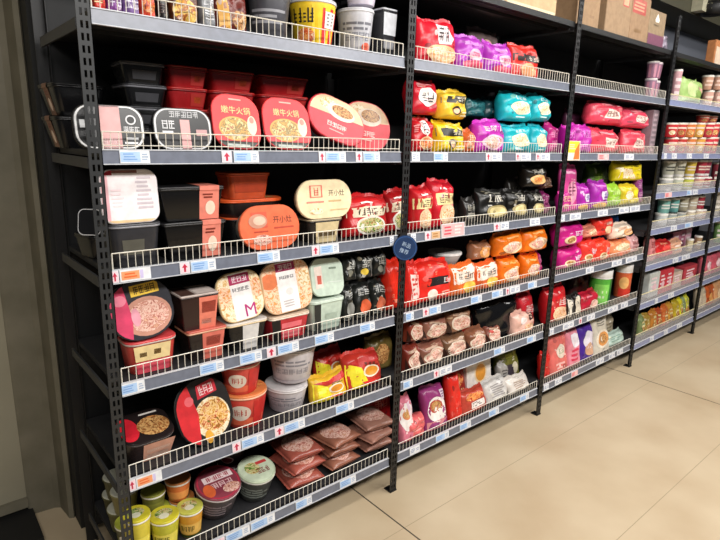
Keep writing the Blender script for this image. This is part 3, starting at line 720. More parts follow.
bag(0, 5, (347, 352, 389), 'yellow and red noodle pack leaning right of two', 'c8382c', YP, .08, lean=16)
bag(0, 5, (366, 340, 392), 'olive clear pack at the back near the second post', '6a5a2c', [('e', 0, 0, .6, .6, 'brown')], .07, y=.14, h=.17)

# ---- left bay, bottom shelf
def ycup(c2='e8d850'): return [('r', -.8, -.7, .8, .3, c2), ('g', -.5, -.4, .3, .1, 3, '4a4a18'), ('r', -.9, -.98, .9, -.75, '3a4a1c')]
cs = []
for i, (x0, yt, x1, yy, c, nm) in enumerate(((127, 512, 158, .03, 'd8c840', 'yellow cup nearest the end post'), (152, 514, 182, .035, 'c8c438', 'yellow cup second from the end post'), (172, 508, 200, .045, 'e0a038', 'orange cup third from the end post'))):
    cs.append(cup(0, 6, (x0, yt, x1), nm + ' in front row', c, ycup('f0e060' if i < 2 else 'f0c060'), 'd8cc38' if i < 2 else 'c8c858', [('e', 0, .1, .6, .5, 'green'), ('e', -.1, -.2, .35, .3, 'f0ecd0')], y=yy, taper=.74, rim='e8e4d8'))
for i, (x0, yt, x1, yy, c, nm) in enumerate(((118, 500, 146, .13, '4a4a2c', 'black and yellow cup at the end post, second row'), (140, 493, 170, .13, 'c4c43c', 'lime cup with white tag, second row'), (166, 487, 192, .13, 'e07c38', 'orange cup lower of the orange pair, second row'))):
    cs.append(cup(0, 6, (x0, yt, x1), nm, c, [('r', -.8, -.7, .8, .3, '6a6a38' if i == 0 else 'e8e070' if i == 1 else 'f0a058'), ('e', -.2, .1, .25, .4, 'f0e8d8')], 'b8c048' if i < 2 else 'd88848', [('e', 0, 0, .6, .6, 'green')], y=yy, taper=.74, rim='e8e4d8', h=.085))
cup(0, 6, (164, 470, 190), 'orange cup upper of the orange pair', 'd8743a', [('r', -.8, -.7, .8, .3, 'f0a058')], 'd88848', y=.13, on=cs[5], taper=.74, h=.08)
cup(0, 6, (141, 476, 166), 'olive cup stacked on the lime cup', '6a6c30', [('r', -.8, -.5, .8, .4, '88883c')], '9a9a40', y=.13, on=cs[4], taper=.74, h=.075)
for i, (x, y, z, c, nm) in enumerate(((.085, .235, 0, '6a6a40', 'olive cup seen through the open rack end, lower front'), (.085, .235, 1, '8a8458', 'olive cup seen through the open rack end, upper front'), (.09, .34, 0, '50502c', 'dark cup seen through the open rack end, lower back'), (.09, .34, 1, '5a5a3c', 'dark cup seen through the open rack end, upper back'))):
    rt = root('noodle_cup', loc_label(nm, 0, 6), 'noodle cup', 'cups at the open end of the bottom shelf')
    mb = MB(); mb.loft([[(p * r, q * r, zz) for p, q in circ(1, 24)] for r, zz in ((.034, 0), (.036, .003), (.046, .08), (.049, .081), (.049, .085), (.045, .085))], M(c))
    mb.loft([[(p * r, q * r, zz) for p, q in circ(1, 24)] for r, zz in ((.039, .03), (.043, .065))], M('c8c0a8'), False, False)
    k1 = mb.build('cup', rt); mb = MB(); mb.loft([[(p * r, q * r, zz) for p, q in circ(1, 24)] for r, zz in ((.047, .085), (.047, .0875), (.045, .089))], M('d0d0c0')); k2 = mb.build('lid', rt)
    settle(rt, [k1, k2], Matrix.Identity(3), x, y - .049, ztop(0, 6) + .0898 * z)
RL = [('e', 0, 0, .92, .92, 'b83048'), ('e', 0, 0, .86, .86, '8a3a48'), ('r', -.6, .1, .75, .45, 'f0d8d8'), ('g', -.45, .16, .6, .4, 4, 'b02038'), ('g', -.4, -.3, .6, .0, 3, 'f0c8c8'), ('e', -.55, -.3, .25, .35, 'e06838'), ('e', .4, -.5, .4, .25, 'pinkmeat')]
cup(0, 6, (196, 491, 243), 'wide bowl with maroon printed lid facing up', '5a5254', [('L', -.7, -.6, .6, .5, 4, 'a89aa0')], '8a3a48', RL, y=.035, taper=.76, rim='c8c0c0', tilt=16)
cup(0, 6, (238, 475, 277), 'wide bowl with pale green printed lid', '4a4c48', [('L', -.7, -.6, .6, .5, 4, '98a098')], 'c0ccb0', [('e', 0, 0, .9, .9, 'd0dcc0'), ('e', -.2, .1, .4, .4, 'green'), ('g', -.1, -.4, .6, -.05, 3, '8a2a30'), ('r', .1, .2, .7, .4, 'c84040')], y=.045, taper=.76, rim='c8c8c0', tilt=14)
u = cup(0, 6, (222, 462, 252), 'dark bowl with maroon label behind the printed lids', '2a2224', [('e', -.2, 0, .35, .7, 'c8a8a8'), ('e', -.2, 0, .28, .55, '6a1c28')], '4a3438', y=.17, taper=.76, h=.11)
cup(0, 6, (220, 440, 250), 'dark bowl topmost behind the maroon printed lid', '2a2224', [('e', -.2, 0, .35, .6, 'c8a8a8'), ('e', -.2, 0, .28, .45, '7a2430')], '4a3438', y=.17, on=u, taper=.76, h=.07)
NP = [('e', 0, -.1, .9, .78, 'pinkmeat'), ('r', -.95, .6, .95, .92, 'a84838'), ('L', -.7, .58, .6, .82, 1, 'f0c8b0')]
def flat(b, l, cx, cy_, zup, w, d, t, yaw, look, col, pr, pitch=0):
    """a pack lying on its back; its print faces up"""
    R = random.Random(hash_s(look)); mb = MB(); N = 14; m = M(col, .25)
    def sf(u, v, s):
        a = (max(0, 1 - abs(u) ** 4) ** .5) * (max(0, 1 - abs(v) ** 4) ** .5)
        return Vector((u * w / 2, v * d / 2, t / 2 + s * (t / 2 * (.05 + .95 * a) + .0025 * a * math.sin(6 * u + 4 * v + cx * 40))))
    g = [math.sin(PI / 2 * (2 * i / N - 1)) for i in range(N + 1)]
    for s in (-1, 1):
        vs = [sf(u, v, s) for v in g for u in g]; fs = []
        for j in range(N):
            for i in range(N):
                q = (j * (N + 1) + i, j * (N + 1) + i + 1, (j + 1) * (N + 1) + i + 1, (j + 1) * (N + 1) + i); fs.append(q if s > 0 else q[::-1])
        mb.add(vs, fs, m, True)
    prints(mb, pr, lambda u, v: (sf(u, v, 1), Vector((0, 0, 1))), d / w, R)
    rt = root('noodle_pack', loc_label(look, b, l), 'noodle pack', grp('noodle_pack', b, l))
    k = [mb.build('pouch', rt)]
    e = MB(); n = 16
    for s in (-1, 1):
        e = MB(); vs = []
        for i in range(n + 1):
            v = -1 + 2 * i / n; vs += [(s * (w / 2 - .002), v * d / 2, t / 2), (s * (w / 2 + .009 + (.002 if i % 2 else 0)), v * d / 2, t / 2)]
        vs2 = [(a, b_, c - .0012) for a, b_, c in vs]; q = len(vs)
        fs = [(2 * i, 2 * i + 2, 2 * i + 3, 2 * i + 1) for i in range(n)]; fs += [tuple(x + q for x in f[::-1]) for f in fs]
        fs += [(2 * i + 1, 2 * i + 3, q + 2 * i + 3, q + 2 * i + 1) for i in range(n)]
        e.add(vs + vs2, fs, m); k.append(e.build('end_seal', rt))
    rot = Matrix.Rotation(math.radians(yaw), 3, 'Z') @ Matrix.Rotation(math.radians(pitch), 3, 'X')
    x = colx(cx, cy_ + d / 2, zup)
    return settle(rt, k, rot, x, cy_, zup)
z6 = ztop(0, 6)
for i, (cx, n) in enumerate(((298, 3), (334, 3), (371, 3))):
    zz = z6
    for k in range(n):
        pos = ['lowest', 'middle', 'topmost'][k]
        col = ['a8584a', '9a6450', 'a87868'][i]
        o = flat(0, 6, cx, .035 + .012 * ((k + i) % 3), zz, .152, .18, .048, (-6, 4, -3, 8)[(i + k) % 4], f'meat noodle pack, {pos} in {["left", "middle", "right"][i]} pile', col, NP if i != 2 else [('e', 0, 0, .85, .75, 'pinkmeat')])
        zz = o['top']
bag(0, 6, (369, 394, 395), 'glossy red bag standing behind the meat packs', 'b81c20', [('g', -.5, 0, .6, .5, 2, 'e88070')], .07, y=.20, h=.2)

# ---- second bay, top shelf
bag(1, 1, (417, 17, 455), 'red pack with white cloud and dark characters', 'd8182c', [('p', [(-.2, .8), (.35, .7), (.75, .2), (.5, -.1), (-.05, -.1), (-.1, .35)], 'e8dcdc'), ('g', -.05, .0, .45, .65, 2, '3a2830'), ('e', .1, -.55, .75, .4, 'e8b888'), ('e', .1, -.55, .6, .3, 'shrimp')], .1, yaw=-6)
bag(1, 1, (456, 35, 484), 'left of two purple packs with pink oval', 'a838b0', [('L', -.6, .35, .7, .75, 1, 'd080d0'), ('e', .2, -.1, .5, .35, 'f0b0c8'), ('g', -.15, -.25, .55, .05, 3, 'b02858'), ('e', 0, -.7, .7, .25, 'd84868')], .09, yaw=-3)
bag(1, 1, (484, 42, 512), 'right of two purple packs with pink oval', 'b038b4', [('L', -.6, .35, .7, .75, 1, 'd080d0'), ('e', .2, -.1, .5, .35, 'f0b0c8'), ('g', -.15, -.25, .55, .05, 3, 'b02858'), ('e', 0, -.7, .7, .25, 'd84868')], .09, yaw=3)
bag(1, 1, (511, 44, 539), 'red pack with black band and white characters', 'd83028', [('r', -.95, .0, .95, .45, '241418'), ('g', .05, .08, .8, .38, 3, 'e8d8c8'), ('e', 0, -.5, .6, .4, 'e8a070'), ('r', .2, -.9, .6, -.4, 'f0d8a0')], .09, yaw=2)
bag(1, 1, (470, 28, 500), 'clear pack with pinkish contents at the back', '6a5a58', [('e', 0, 0, .6, .6, 'pinkmeat')], .07, y=.2)
# ---- second bay, second shelf
u = bag(1, 2, (412, 118, 433), 'lower red pack with white oval beside the post', 'c82028', shin(), .09)
bag(1, 2, (410, 74, 437), 'upper red pack with white oval beside the post', 'd01c30', [('e', 0, 0, .7, .6, 'f0e4dc'), ('g', -.45, -.3, .45, .3, 2, '2a2430'), ('L', -.7, .7, .6, .85, 1, 'f0a0a0')], .09, on=u)
YB = lambda: [('r', -.97, .1, .97, .62, '242018'), ('g', -.1, .2, .75, .52, 3, 'f0e8d0'), ('e', -.1, -.45, .28, .34, '3a2a20'), ('e', -.1, -.5, .18, .22, 'f0b890'), ('L', .2, -.9, .9, -.5, 2, 'f8ecc0')]
u = bag(1, 2, (433, 122, 462), 'lower yellow pack with black band', 'f0cc20', YB(), .1, yaw=-2)
bag(1, 2, (438, 90, 466), 'upper yellow pack with black band', 'f0c838', YB(), .1, on=u, yaw=5)
bag(1, 2, (425, 108, 440), 'plain yellow pack squeezed behind red and yellow packs', 'f0d828', [('L', -.6, -.4, .6, .2, 2, 'f8f0c0')], .08, y=.08, h=.15)
bag(1, 2, (465, 130, 476), 'small orange pack beside the purple pack', 'c86030', plain('f0c8a0', 2), .07, y=.04)
u = bag(1, 2, (474, 120, 503), 'purple magenta pack under the dark teal packs', 'c030b0', oval('f0c0d8', 'pinkmeat'), .1)
bag(1, 2, (466, 98, 487), 'left dark teal pack above the purple pack', '1c5a60', plain('3a8a90', 2), .08, y=.12, on=u)
bag(1, 2, (487, 96, 503), 'right dark teal pack above the purple pack', '1a4850', plain('3a7a88', 2), .08, y=.10, on=u)
TQ = lambda: [('g', -.4, .5, .5, .72, 3, 'e8f8f8'), ('e', .05, -.1, .68, .5, 'e8d8b8'), ('e', .05, -.1, .58, .4, 'cream'), ('L', -.4, -.85, .5, -.7, 1, 'e0f0f0')]
u = bag(1, 2, (503, 124, 530), 'turquoise pack, lower left of four', '18b0bc', TQ(), .1); bag(1, 2, (502, 91, 531), 'turquoise pack, upper left of four', '1cbcc8', TQ(), .1, on=u)
u = bag(1, 2, (530, 125, 550), 'turquoise pack, lower right of four', '18aab8', TQ(), .1); bag(1, 2, (531, 94, 549), 'turquoise pack, upper right of four', '1cb4c0', TQ(), .1, on=u)
bag(1, 2, (550, 124, 563), 'magenta pack beside the turquoise packs', 'b82078', plain('e080b0', 2), .09)
# ---- second bay, third shelf
BR = band('f0dca0', '3a2418', 'shrimp', 'e8c8a0')
bag(1, 3, (412, 186, 430), 'left red pack with cream band behind the post', 'c82028', BR, .1)
bag(1, 3, (430, 180, 454), 'right red pack with cream band and bowl picture', 'd02030', BR, .1, yaw=4)
DK = lambda: [('g', -.5, .3, .5, .75, 2, 'd0ccc0'), ('e', .05, -.35, .72, .42, 'a89868'), ('e', .05, -.35, .55, .32, 'e0d098'), ('L', -.7, .82, .7, .92, 1, '88867c')]
bag(1, 3, (465, 198, 476), 'small dark pack left of the black packs', '2a2826', plain('a8a498', 2), .07, y=.05)
bag(1, 3, (476, 190, 506), 'black pack with pale dish picture, leftmost of three', '121110', DK(), .1)
bag(1, 3, (506, 190, 527), 'black pack with pale dish picture, middle of three', '141210', DK(), .1)
u = bag(1, 3, (527, 191, 546), 'black pack with pale dish picture, rightmost of three', '13110f', DK(), .1)
bag(1, 3, (526, 168, 547), 'black pack with golden dish stacked above the others', '1a1612', [('g', -.6, .4, .5, .8, 2, 'd0ccc0'), ('e', 0, -.25, .75, .5, 'e0b070'), ('e', 0, -.25, .5, .34, 'redsoup')], .1, on=u)
bag(1, 3, (509, 178, 522), 'small dark pack at the back', '383430', plain('787468', 2), .07, y=.15)
u = bag(1, 3, (547, 191, 557), 'dark magenta pack lower beside the post', '7a1c58', plain('b86090', 2), .09, y=.04)
bag(1, 3, (547, 176, 557), 'brown pack upper beside the post', '5a3a2c', plain('a08068', 2), .09, y=.05, on=u)
# ---- second bay, fourth shelf
bag(1, 4, (404, 262, 417), 'red pack with white panel hard by the post', 'e03028', [('r', -.6, -.6, .6, .5, 'f0d0c8'), ('L', -.5, -.5, .5, .4, 4, 'c84038')], .08)
bag(1, 4, (416, 261, 451), 'red pack with black label and white characters', 'e42a20', [('r', -.55, -.2, .9, .22, '1c1416'), ('g', -.1, -.12, .8, .14, 4, 'e8e0dc'), ('e', -.3, -.65, .25, .3, 'f0dcd0'), ('L', .1, -.8, .8, -.5, 2, 'f0a090')], .1, lean=10)
u = bag(1, 4, (450, 264, 475), 'white and orange pack with dark characters, left', 'e8702c', [('p', [(-.9, -.2), (.7, -.1), (.9, .9), (-.9, .9)], 'f0e0d0'), ('g', -.6, .1, .5, .55, 3, '3a3034'), ('e', .2, -.5, .5, .4, 'f0c050')], .09)
u2 = bag(1, 4, (475, 262, 499), 'white and orange pack with dark characters, right', 'e0642c', [('p', [(-.9, -.2), (.7, -.1), (.9, .9), (-.9, .9)], 'f0e0d0'), ('g', -.6, .1, .5, .55, 3, '3a3034'), ('e', .2, -.5, .5, .4, 'f0c050')], .09)
cup(1, 4, (436, 254, 472), 'white bowl with pale lid standing on the packs', 'c8beb8', [('r', -.8, -.7, .8, -.2, 'b8aaa4')], 'ece8e4', [('e', 0, 0, .6, .6, 'dcd8d6')], y=.08, on=at(450, 268, .1).z, rim='f4f2f0', taper=.7)
bag(1, 4, (472, 242, 490), 'clear pack with orange slice picture above the packs', 'a87050', [('e', .1, -.1, .6, .7, 'e8a050'), ('e', .1, -.1, .4, .5, 'shrimp')], .08, y=.06, on=u2)
OR = lambda: [('L', -.5, .5, .5, .75, 1, 'f8b060'), ('e', 0, -.3, .75, .52, 'f0d0a8'), ('e', 0, -.3, .62, .4, 'pinkmeat'), ('g', -.4, -.1, .4, .15, 3, 'f8f0e8')]
u = bag(1, 4, (498, 257, 523), 'orange pack with noodle picture, lower left of four', 'f07818', OR(), .1); bag(1, 4, (496, 232, 522), 'orange pack with noodle picture, upper left of four', 'f47c18', OR(), .1, on=u)
u = bag(1, 4, (523, 253, 547), 'orange pack with noodle picture, lower right of four', 'f07414', OR(), .1); bag(1, 4, (523, 227, 547), 'orange pack with noodle picture, upper right of four', 'f47a14', OR(), .1, on=u)
bag(1, 4, (547, 250, 556), 'magenta pack beside the orange packs', 'b01c68', plain('e080b0', 2), .09, y=.05)
# ---- second bay, fifth shelf
RM = lambda: [('e', .05, -.12, .84, .74, 'e4d0bc'), ('e', .05, -.12, .72, .6, 'pinkmeat'), ('L', -.7, .55, .6, .85, 1, 'b89880'), ('p', [(-.95, .2), (-.7, -.9), (-.95, -.9)], '3a2018')]
lo = {}
for k, (x0, yt, x1, nm, c) in enumerate(((405, 344, 420, 'first from the post', '7a3024'), (420, 341, 445, 'second from the post', '8a5848'), (444, 334, 467, 'third from the post', '7a5840'))):
    lo[k] = bag(1, 5, (x0, yt, x1), f'lower noodle block pack, {nm}', c, RM(), .09, y=.035, lean=4)
for k, (x0, yt, x1, nm, c) in enumerate(((406, 318, 421, 'first from the post', '8a3828'), (421, 317, 446, 'second from the post', '946050'), (446, 309, 470, 'third from the post', '8a6048'))):
    bag(1, 5, (x0, yt, x1), f'upper noodle block pack, {nm}', c, RM(), .09, y=.04, on=lo[k], lean=4)
u = bag(1, 5, (467, 329, 485), 'brown noodle block pack left of the wide pack', '86543c', RM(), .09)
bag(1, 5, (466, 317, 488), 'red topped pack lying above brown packs', 'a82c24', [('L', -.6, 0, .5, .6, 1, 'e08070')], .07, y=.09, h=.17)
bag(1, 5, (484, 326, 505), 'brown wide noodle block pack with red spots', '8a5040', RM() + [('e', -.5, .4, .2, .16, 'c83828')], .09, lean=16)
bag(1, 5, (476, 298, 518), 'big crumpled black bag at the back', '101012', [], .12, y=.06, rough=.14, clutter=0)
bag(1, 5, (512, 312, 534), 'pink and white pack in front of the red bag', 'e8b8a8', [('e', -.2, .3, .4, .3, 'f4e8e4'), ('e', .3, -.4, .5, .35, 'shrimp'), ('p', [(.4, .2), (.9, .4), (.9, .9), (.2, .9)], '3a2024')], .08)
bag(1, 5, (526, 291, 546), 'red bag at the right end by the post', 'c82430', [('g', -.4, .0, .6, .4, 3, 'f0d0d0'), ('e', .2, -.5, .5, .3, 'e08060')], .1, y=.05)
# ---- second bay, bottom shelf
bag(1, 6, (399, 388, 420), 'white and pink pouch with food bowl, left', 'd8788c', [('e', .0, .15, .95, .65, 'f0e8e4'), ('e', -.1, .3, .55, .26, 'd88858'), ('e', -.1, .32, .42, .18, 'brown'), ('r', .2, .2, .8, .8, 'e8c8d8')], .07, lean=12, h=.23)
bag(1, 6, (420, 379, 449), 'purple and white pouch with food bowl', '9a3a78', [('e', .05, -.05, .9, .6, 'f2ece6'), ('e', -.1, .12, .6, .3, 'b84838'), ('e', -.1, .14, .48, .22, 'brown'), ('r', .45, .35, .85, .85, 'e8d8e4'), ('L', .5, .45, .8, .8, 3, '8a6a90'), ('r', -.9, -.95, .9, -.55, 'e09098')], .08, lean=14, h=.22)
bag(1, 6, (400, 414, 424), 'coral red cushion pack lying in front', 'e06868', [('L', -.6, -.2, .5, .3, 2, 'f0a098')], .09, y=.02, h=.1, crimp=False)
bag(1, 6, (447, 375, 461), 'bright red pouch with no label', 'e02c20', [], .07, lean=10)
bag(1, 6, (456, 370, 477), 'dark red sauce pouch with orange food', 'a03028', [('e', -.1, .35, .6, .4, 'redsoup'), ('g', -.3, -.5, .6, -.1, 2, 'e8c890'), ('L', -.3, -.85, .6, -.6, 1, 'e8c890')], .07, y=.06, lean=12)
bag(1, 6, (460, 392, 486), 'orange sauce pouch with pale label in front', 'b84434', [('e', 0, .4, .7, .36, 'redsoup'), ('r', -.4, -.6, .7, -.05, 'e8e0d8'), ('L', -.3, -.5, .6, -.1, 3, '6a5a58')], .06, y=.02, lean=20, h=.13)
carton(1, 6, (474, 363, 500), 'white box with orange food picture', 'ece4dc', [('e', .1, .2, .5, .5, 'f0d8b0'), ('e', .1, .2, .4, .4, 'e09838'), ('L', -.7, -.8, .6, -.5, 2, 'a89888')], .06, y=.07, lean=8, kind='noodle_box')
bag(1, 6, (486, 378, 508), 'pale grey pouch with printed lines', 'd0ccc8', [('L', -.6, -.6, .6, .6, 6, '9a9494')], .06, y=.025, lean=22, h=.13)
bag(1, 6, (498, 362, 512), 'grey box shaped pouch behind pale pouch', 'a8a4a0', [('L', -.6, -.6, .6, .6, 6, '5a5654')], .06, y=.09, h=.17)
bag(1, 6, (508, 350, 537), 'olive and dark pouch leaning near the post', '6a6a28', [('p', [(-.9, -.9), (.4, -.9), (.2, .1), (-.9, .2)], '38303a'), ('L', -.5, .4, .6, .8, 1, '98983c'), ('e', .3, -.1, .25, .3, 'd8d0b8')], .1, y=.04, lean=14)
bag(1, 6, (509, 374, 532), 'white pouch lying low near the post', 'dcd4cc', [('L', -.6, -.6, .6, .4, 4, 'b09888')], .05, y=.02, lean=30, h=.1)

# ---- third bay
PS = [('r', -.9, -.9, -.6, .9, 'c8889c'), ('r', -.3, -.9, 0, .9, 'c8889c'), ('r', .3, -.9, .6, .9, 'c8889c')]
for i, (x0, x1, y_) in enumerate(((650, 659, .04), (659, 668, .05))):
    u = cup(2, 1, (x0, 82, x1), f'lower pink striped cup, {["left", "right"][i]} by the post', '9a7a90', PS, y=y_, taper=.8, rim='d8c8d0', rad=.048)
    cup(2, 1, (x0, 65, x1), f'upper pink striped cup, {["left", "right"][i]} by the post', '9a7088', PS, y=y_, on=u, taper=.8, rim='d8c8d0', rad=.048)
bag(2, 2, (566, 125, 576), 'magenta pack beside the post, left', 'b81c9c', plain('d870c8', 2), .09)
bag(2, 2, (576, 124, 592), 'magenta pack left of the pink red packs', 'c030a8', plain('e080d0', 2), .1)
bag(2, 2, (568, 110, 584), 'dark clear pack behind the magenta packs', '5a2a44', [('e', 0, 0, .5, .5, '7a3a54')], .07, y=.16)
PR = lambda: [('p', [(-.4, -.5), (.45, -.55), (.6, .2), (-.2, .35)], 'e8d4c8'), ('g', -.25, -.35, .45, .15, 3, '8a4a48'), ('L', -.7, .55, .6, .85, 1, 'f09098'), ('e', .6, .4, .15, .18, 'f08088')]
u = bag(2, 2, (592, 129, 621), 'pink red pack, lower left of four', 'e04458', PR(), .11); bag(2, 2, (592, 101, 625), 'pink red pack, upper left of four', 'e4485e', PR(), .11, on=u)
u = bag(2, 2, (621, 130, 653), 'pink red pack, lower right of four', 'de4256', PR(), .11); bag(2, 2, (625, 109, 652), 'pink red pack, upper right of four', 'e04660', PR(), .11, on=u)
carton(2, 2, (652, 110, 660), 'tall narrow grey printed box by the post', '8a7880', [('L', -.8, -.9, .8, .9, 8, 'b8a0a8')], .08, kind='noodle_box')
bag(2, 3, (563, 162, 580), 'tall pink pouch with white pattern beside the post', 'd04890', [('e', .1, -.2, .6, .5, 'e8a0b8'), ('g', -.3, -.3, .5, .3, 2, '6a2a48'), ('L', -.6, .6, .6, .8, 1, 'f0b0d0')], .05, y=.05)
bag(2, 3, (560, 191, 576), 'magenta pack in front of the tall pink pouch', 'c02888', plain('f0c8a0', 2), .07, y=.02)
VP = lambda: [('r', .0, -.35, .85, .3, 'e8dcec'), ('g', .1, -.25, .75, .2, 2, '4a2890'), ('L', -.8, .6, .6, .85, 1, 'e070d0'), ('e', -.1, -.75, .8, .2, 'f0c060')]
bag(2, 3, (575, 184, 593), 'violet pack with white plate, left of two', 'b028a8', VP(), .1)
bag(2, 3, (593, 181, 608), 'violet pack with white plate, right of two', 'a82ca8', VP(), .1)
bag(2, 3, (608, 184, 621), 'light green pack beside the violet packs', '98c838', plain('d0e890', 2), .1)
bag(2, 3, (593, 164, 612), 'dark green pack at the back above violet packs', '587a28', plain('88a848', 2), .1, y=.16)
bag(2, 3, (610, 163, 620), 'olive clear pack at the back beside dark green', '50542c', plain('70744c', 2), .08, y=.18)
u = bag(2, 3, (621, 185, 645), 'yellow pack lying lower beside the light green pack', 'd8c028', [('e', -.4, .0, .4, .5, 'cream'), ('e', .4, .2, .35, .4, 'f0d81c')], .1)
bag(2, 3, (619, 162, 652), 'plump yellow pack topmost with food print', 'e8d01c', [('p', [(-.9, -.7), (.3, -.8), (-.1, .3), (-.8, .4)], 'cream'), ('L', -.2, .5, .7, .75, 1, '6a6018')], .12, on=u, yaw=-6)
bag(2, 3, (645, 176, 654), 'slim purple pouch by the right post', '8a3a78', plain('c890b8', 2), .07, y=.05)
MG = lambda: [('g', .1, -.2, .8, .25, 2, 'f4e4f0'), ('e', -.3, -.45, .45, .35, 'e8d0a8'), ('e', -.3, -.45, .32, .24, 'brown')]
u = bag(2, 4, (560, 248, 582), 'magenta pack with white characters, lower of two', 'c81c80', MG(), .11); bag(2, 4, (561, 222, 586), 'magenta pack with white characters, upper of two', 'd01c88', MG(), .11, on=u)
u = bag(2, 4, (582, 240, 596), 'red pack lower beside the magenta packs', 'e83a30', MG(), .1); bag(2, 4, (585, 226, 597), 'peach pack with noodles above a red pack', 'e08a70', [('e', 0, 0, .7, .6, 'shrimp')], .1, on=u)
u = bag(2, 4, (596, 240, 611), 'orange red pack lower with white letters', 'ec4028', MG(), .1); bag(2, 4, (595, 215, 613), 'bright red pack topmost under the shelf edge', 'e83428', [('e', .2, -.4, .5, .4, 'f0c8a0'), ('g', .0, .1, .6, .4, 2, 'f0d8c8')], .1, on=u)
u = bag(2, 4, (611, 240, 633), 'orange and white pack lower left of blue', 'ec9060', [('e', 0, .2, .7, .5, 'cream'), ('r', -.6, -.8, .5, -.4, 'e86040')], .1)
bag(2, 4, (613, 224, 634), 'white pack with food picture below the blue pack', 'f0dcc8', [('e', .3, -.2, .5, .5, 'e8a868'), ('e', .3, -.2, .35, .35, 'shrimp'), ('L', -.8, .2, .2, .7, 2, 'e8b898')], .1, on=u)
bag(2, 4, (614, 211, 634), 'blue pack at the back near the right post', '1c64b8', [('L', -.6, .3, .5, .6, 1, '5aa0e0'), ('e', .3, -.2, .3, .3, '88c0e8')], .1, y=.12, h=.27)
bag(2, 4, (634, 236, 643), 'pale pink pouch by the right post', 'd8a8a8', plain('a85858', 2), .07, y=.04)
bag(2, 5, (549, 288, 568), 'red pack with bowl picture beside the post', 'd02028', [('g', .0, .0, .7, .4, 3, 'f0d8d0'), ('e', .1, -.5, .75, .42, 'f0c8a0'), ('e', .1, -.5, .6, .32, 'shrimp')], .1)
bag(2, 5, (567, 297, 574), 'black and white slim pack, left of two', '2a2624', [('r', -.8, -.8, .1, .8, 'e0d8c8')], .07)
bag(2, 5, (574, 294, 581), 'black and white slim pack, right of two', '221e1e', [('r', -.7, -.8, .4, .8, 'dcd0bc')], .07)
bag(2, 5, (580, 293, 600), 'crimson pack with pale dish picture', 'b81c34', [('e', .3, -.4, .55, .45, 'e8c8b8'), ('e', .3, -.4, .42, .34, 'pinkmeat'), ('L', -.6, .4, .5, .75, 1, 'e08090')], .09, lean=14)
bag(2, 5, (572, 277, 590), 'dark maroon pack at the back', '4a1418', [('L', -.6, .2, .4, .6, 1, '7a2c30')], .09, y=.2, h=.2)
cup(2, 5, (590, 277, 615), 'green drum with big white lid', '58b840', [('r', -.7, -.9, .2, .6, '88d860'), ('L', -.6, -.6, .1, .2, 2, 'd8f0c0'), ('r', .3, -1, 1, 1, '187838')], 'f0f0ee', y=.04, taper=.92, rim='f0f0ee', lid_h=.048, kind='noodle_drum')
cup(2, 5, (614, 271, 633), 'orange red drum with white lid', 'e0683c', [('e', -.3, .2, .4, .5, 'f0b870'), ('r', -.7, -.9, .5, -.3, 'd83828')], 'e8e4e0', y=.04, taper=.92, rim='ece8e4', lid_h=.048, kind='noodle_drum')
bag(2, 6, (543, 352, 553), 'red pouch at the left post', 'd02420', [], .06, y=.03)
bag(2, 6, (551, 335, 570), 'pink pouch with white patch, tall', 'e07068', [('e', .1, .1, .5, .35, 'e8d8c8'), ('g', -.2, 0, .4, .25, 2, '6a8a58'), ('L', -.6, -.8, .5, -.4, 2, 'f0b8b0')], .07, lean=12)
bag(2, 6, (570, 330, 582), 'white and pink pouch third from the post', 'e890a0', [('e', .1, .4, .7, .4, 'f0e8f0'), ('L', -.7, -.7, .6, 0, 3, 'd83858')], .07, lean=12)
bag(2, 6, (581, 325, 596), 'deep purple pouch with white disc', '4a2890', [('e', .2, .1, .7, .5, 'e8e0ec'), ('e', .2, -.4, .6, .35, 'd8a888')], .07, lean=12)
bag(2, 6, (596, 317, 613), 'cream pouch with round bowl picture', 'd8d0c0', [('e', .0, -.2, .85, .5, 'f0e4d0'), ('e', .0, -.2, .65, .38, 'e09850'), ('e', 0, -.2, .45, .26, 'brown'), ('L', -.6, .5, .6, .85, 3, '8a8478')], .07, lean=12)
bag(2, 6, (611, 335, 632), 'pale mint pouch lying low by the right post', 'b8ccc0', [('L', -.7, -.5, .6, .5, 3, '8aa89a')], .07, y=.03, lean=26, h=.1)
bag(2, 6, (613, 318, 624), 'brown olive pouch at the back', '5a4a28', [('e', 0, 0, .6, .6, 'brown')], .08, y=.14, h=.2)
bag(2, 6, (623, 319, 634), 'pale tan pouch standing by the right post', 'b8ac94', [('L', -.6, -.6, .5, .6, 4, '8a7c68')], .07, y=.08, h=.19)

# ---- fourth bay
bag(3, 1, (682, 77, 703), 'round green and white pack like a cabbage', 'a8c878', [('e', -.2, .1, .5, .6, 'd0e0a0'), ('e', .3, -.3, .35, .4, '88a858'), ('p', [(.3, .4), (.9, -.4), (.9, .2)], 'e0b0a0')], .13)
cup(3, 1, (668, 70, 678), 'slim pale pink cup beside the fourth post', 'c89aa0', [('L', -.7, -.6, .6, .7, 3, 'e8d0d0')], y=.05)
for i, (x0, x1) in enumerate(((701, 711), (711, 721))):
    u = cup(3, 1, (x0, 91, x1), f'lower peach paper cup, {["left", "right"][i]}', 'd8a898', [('L', -.7, -.6, .6, .7, 2, 'f0d8c8')], y=.04, rad=.043); cup(3, 1, (x0, 76, x1), f'upper peach paper cup, {["left", "right"][i]}', 'c89880', [('L', -.7, -.6, .6, .7, 2, 'e8c8b8')], y=.04, on=u, rad=.043)
F4 = ['d03038', 'c84038', 'e08040', 'e8a848', 'd83848', 'd84048']
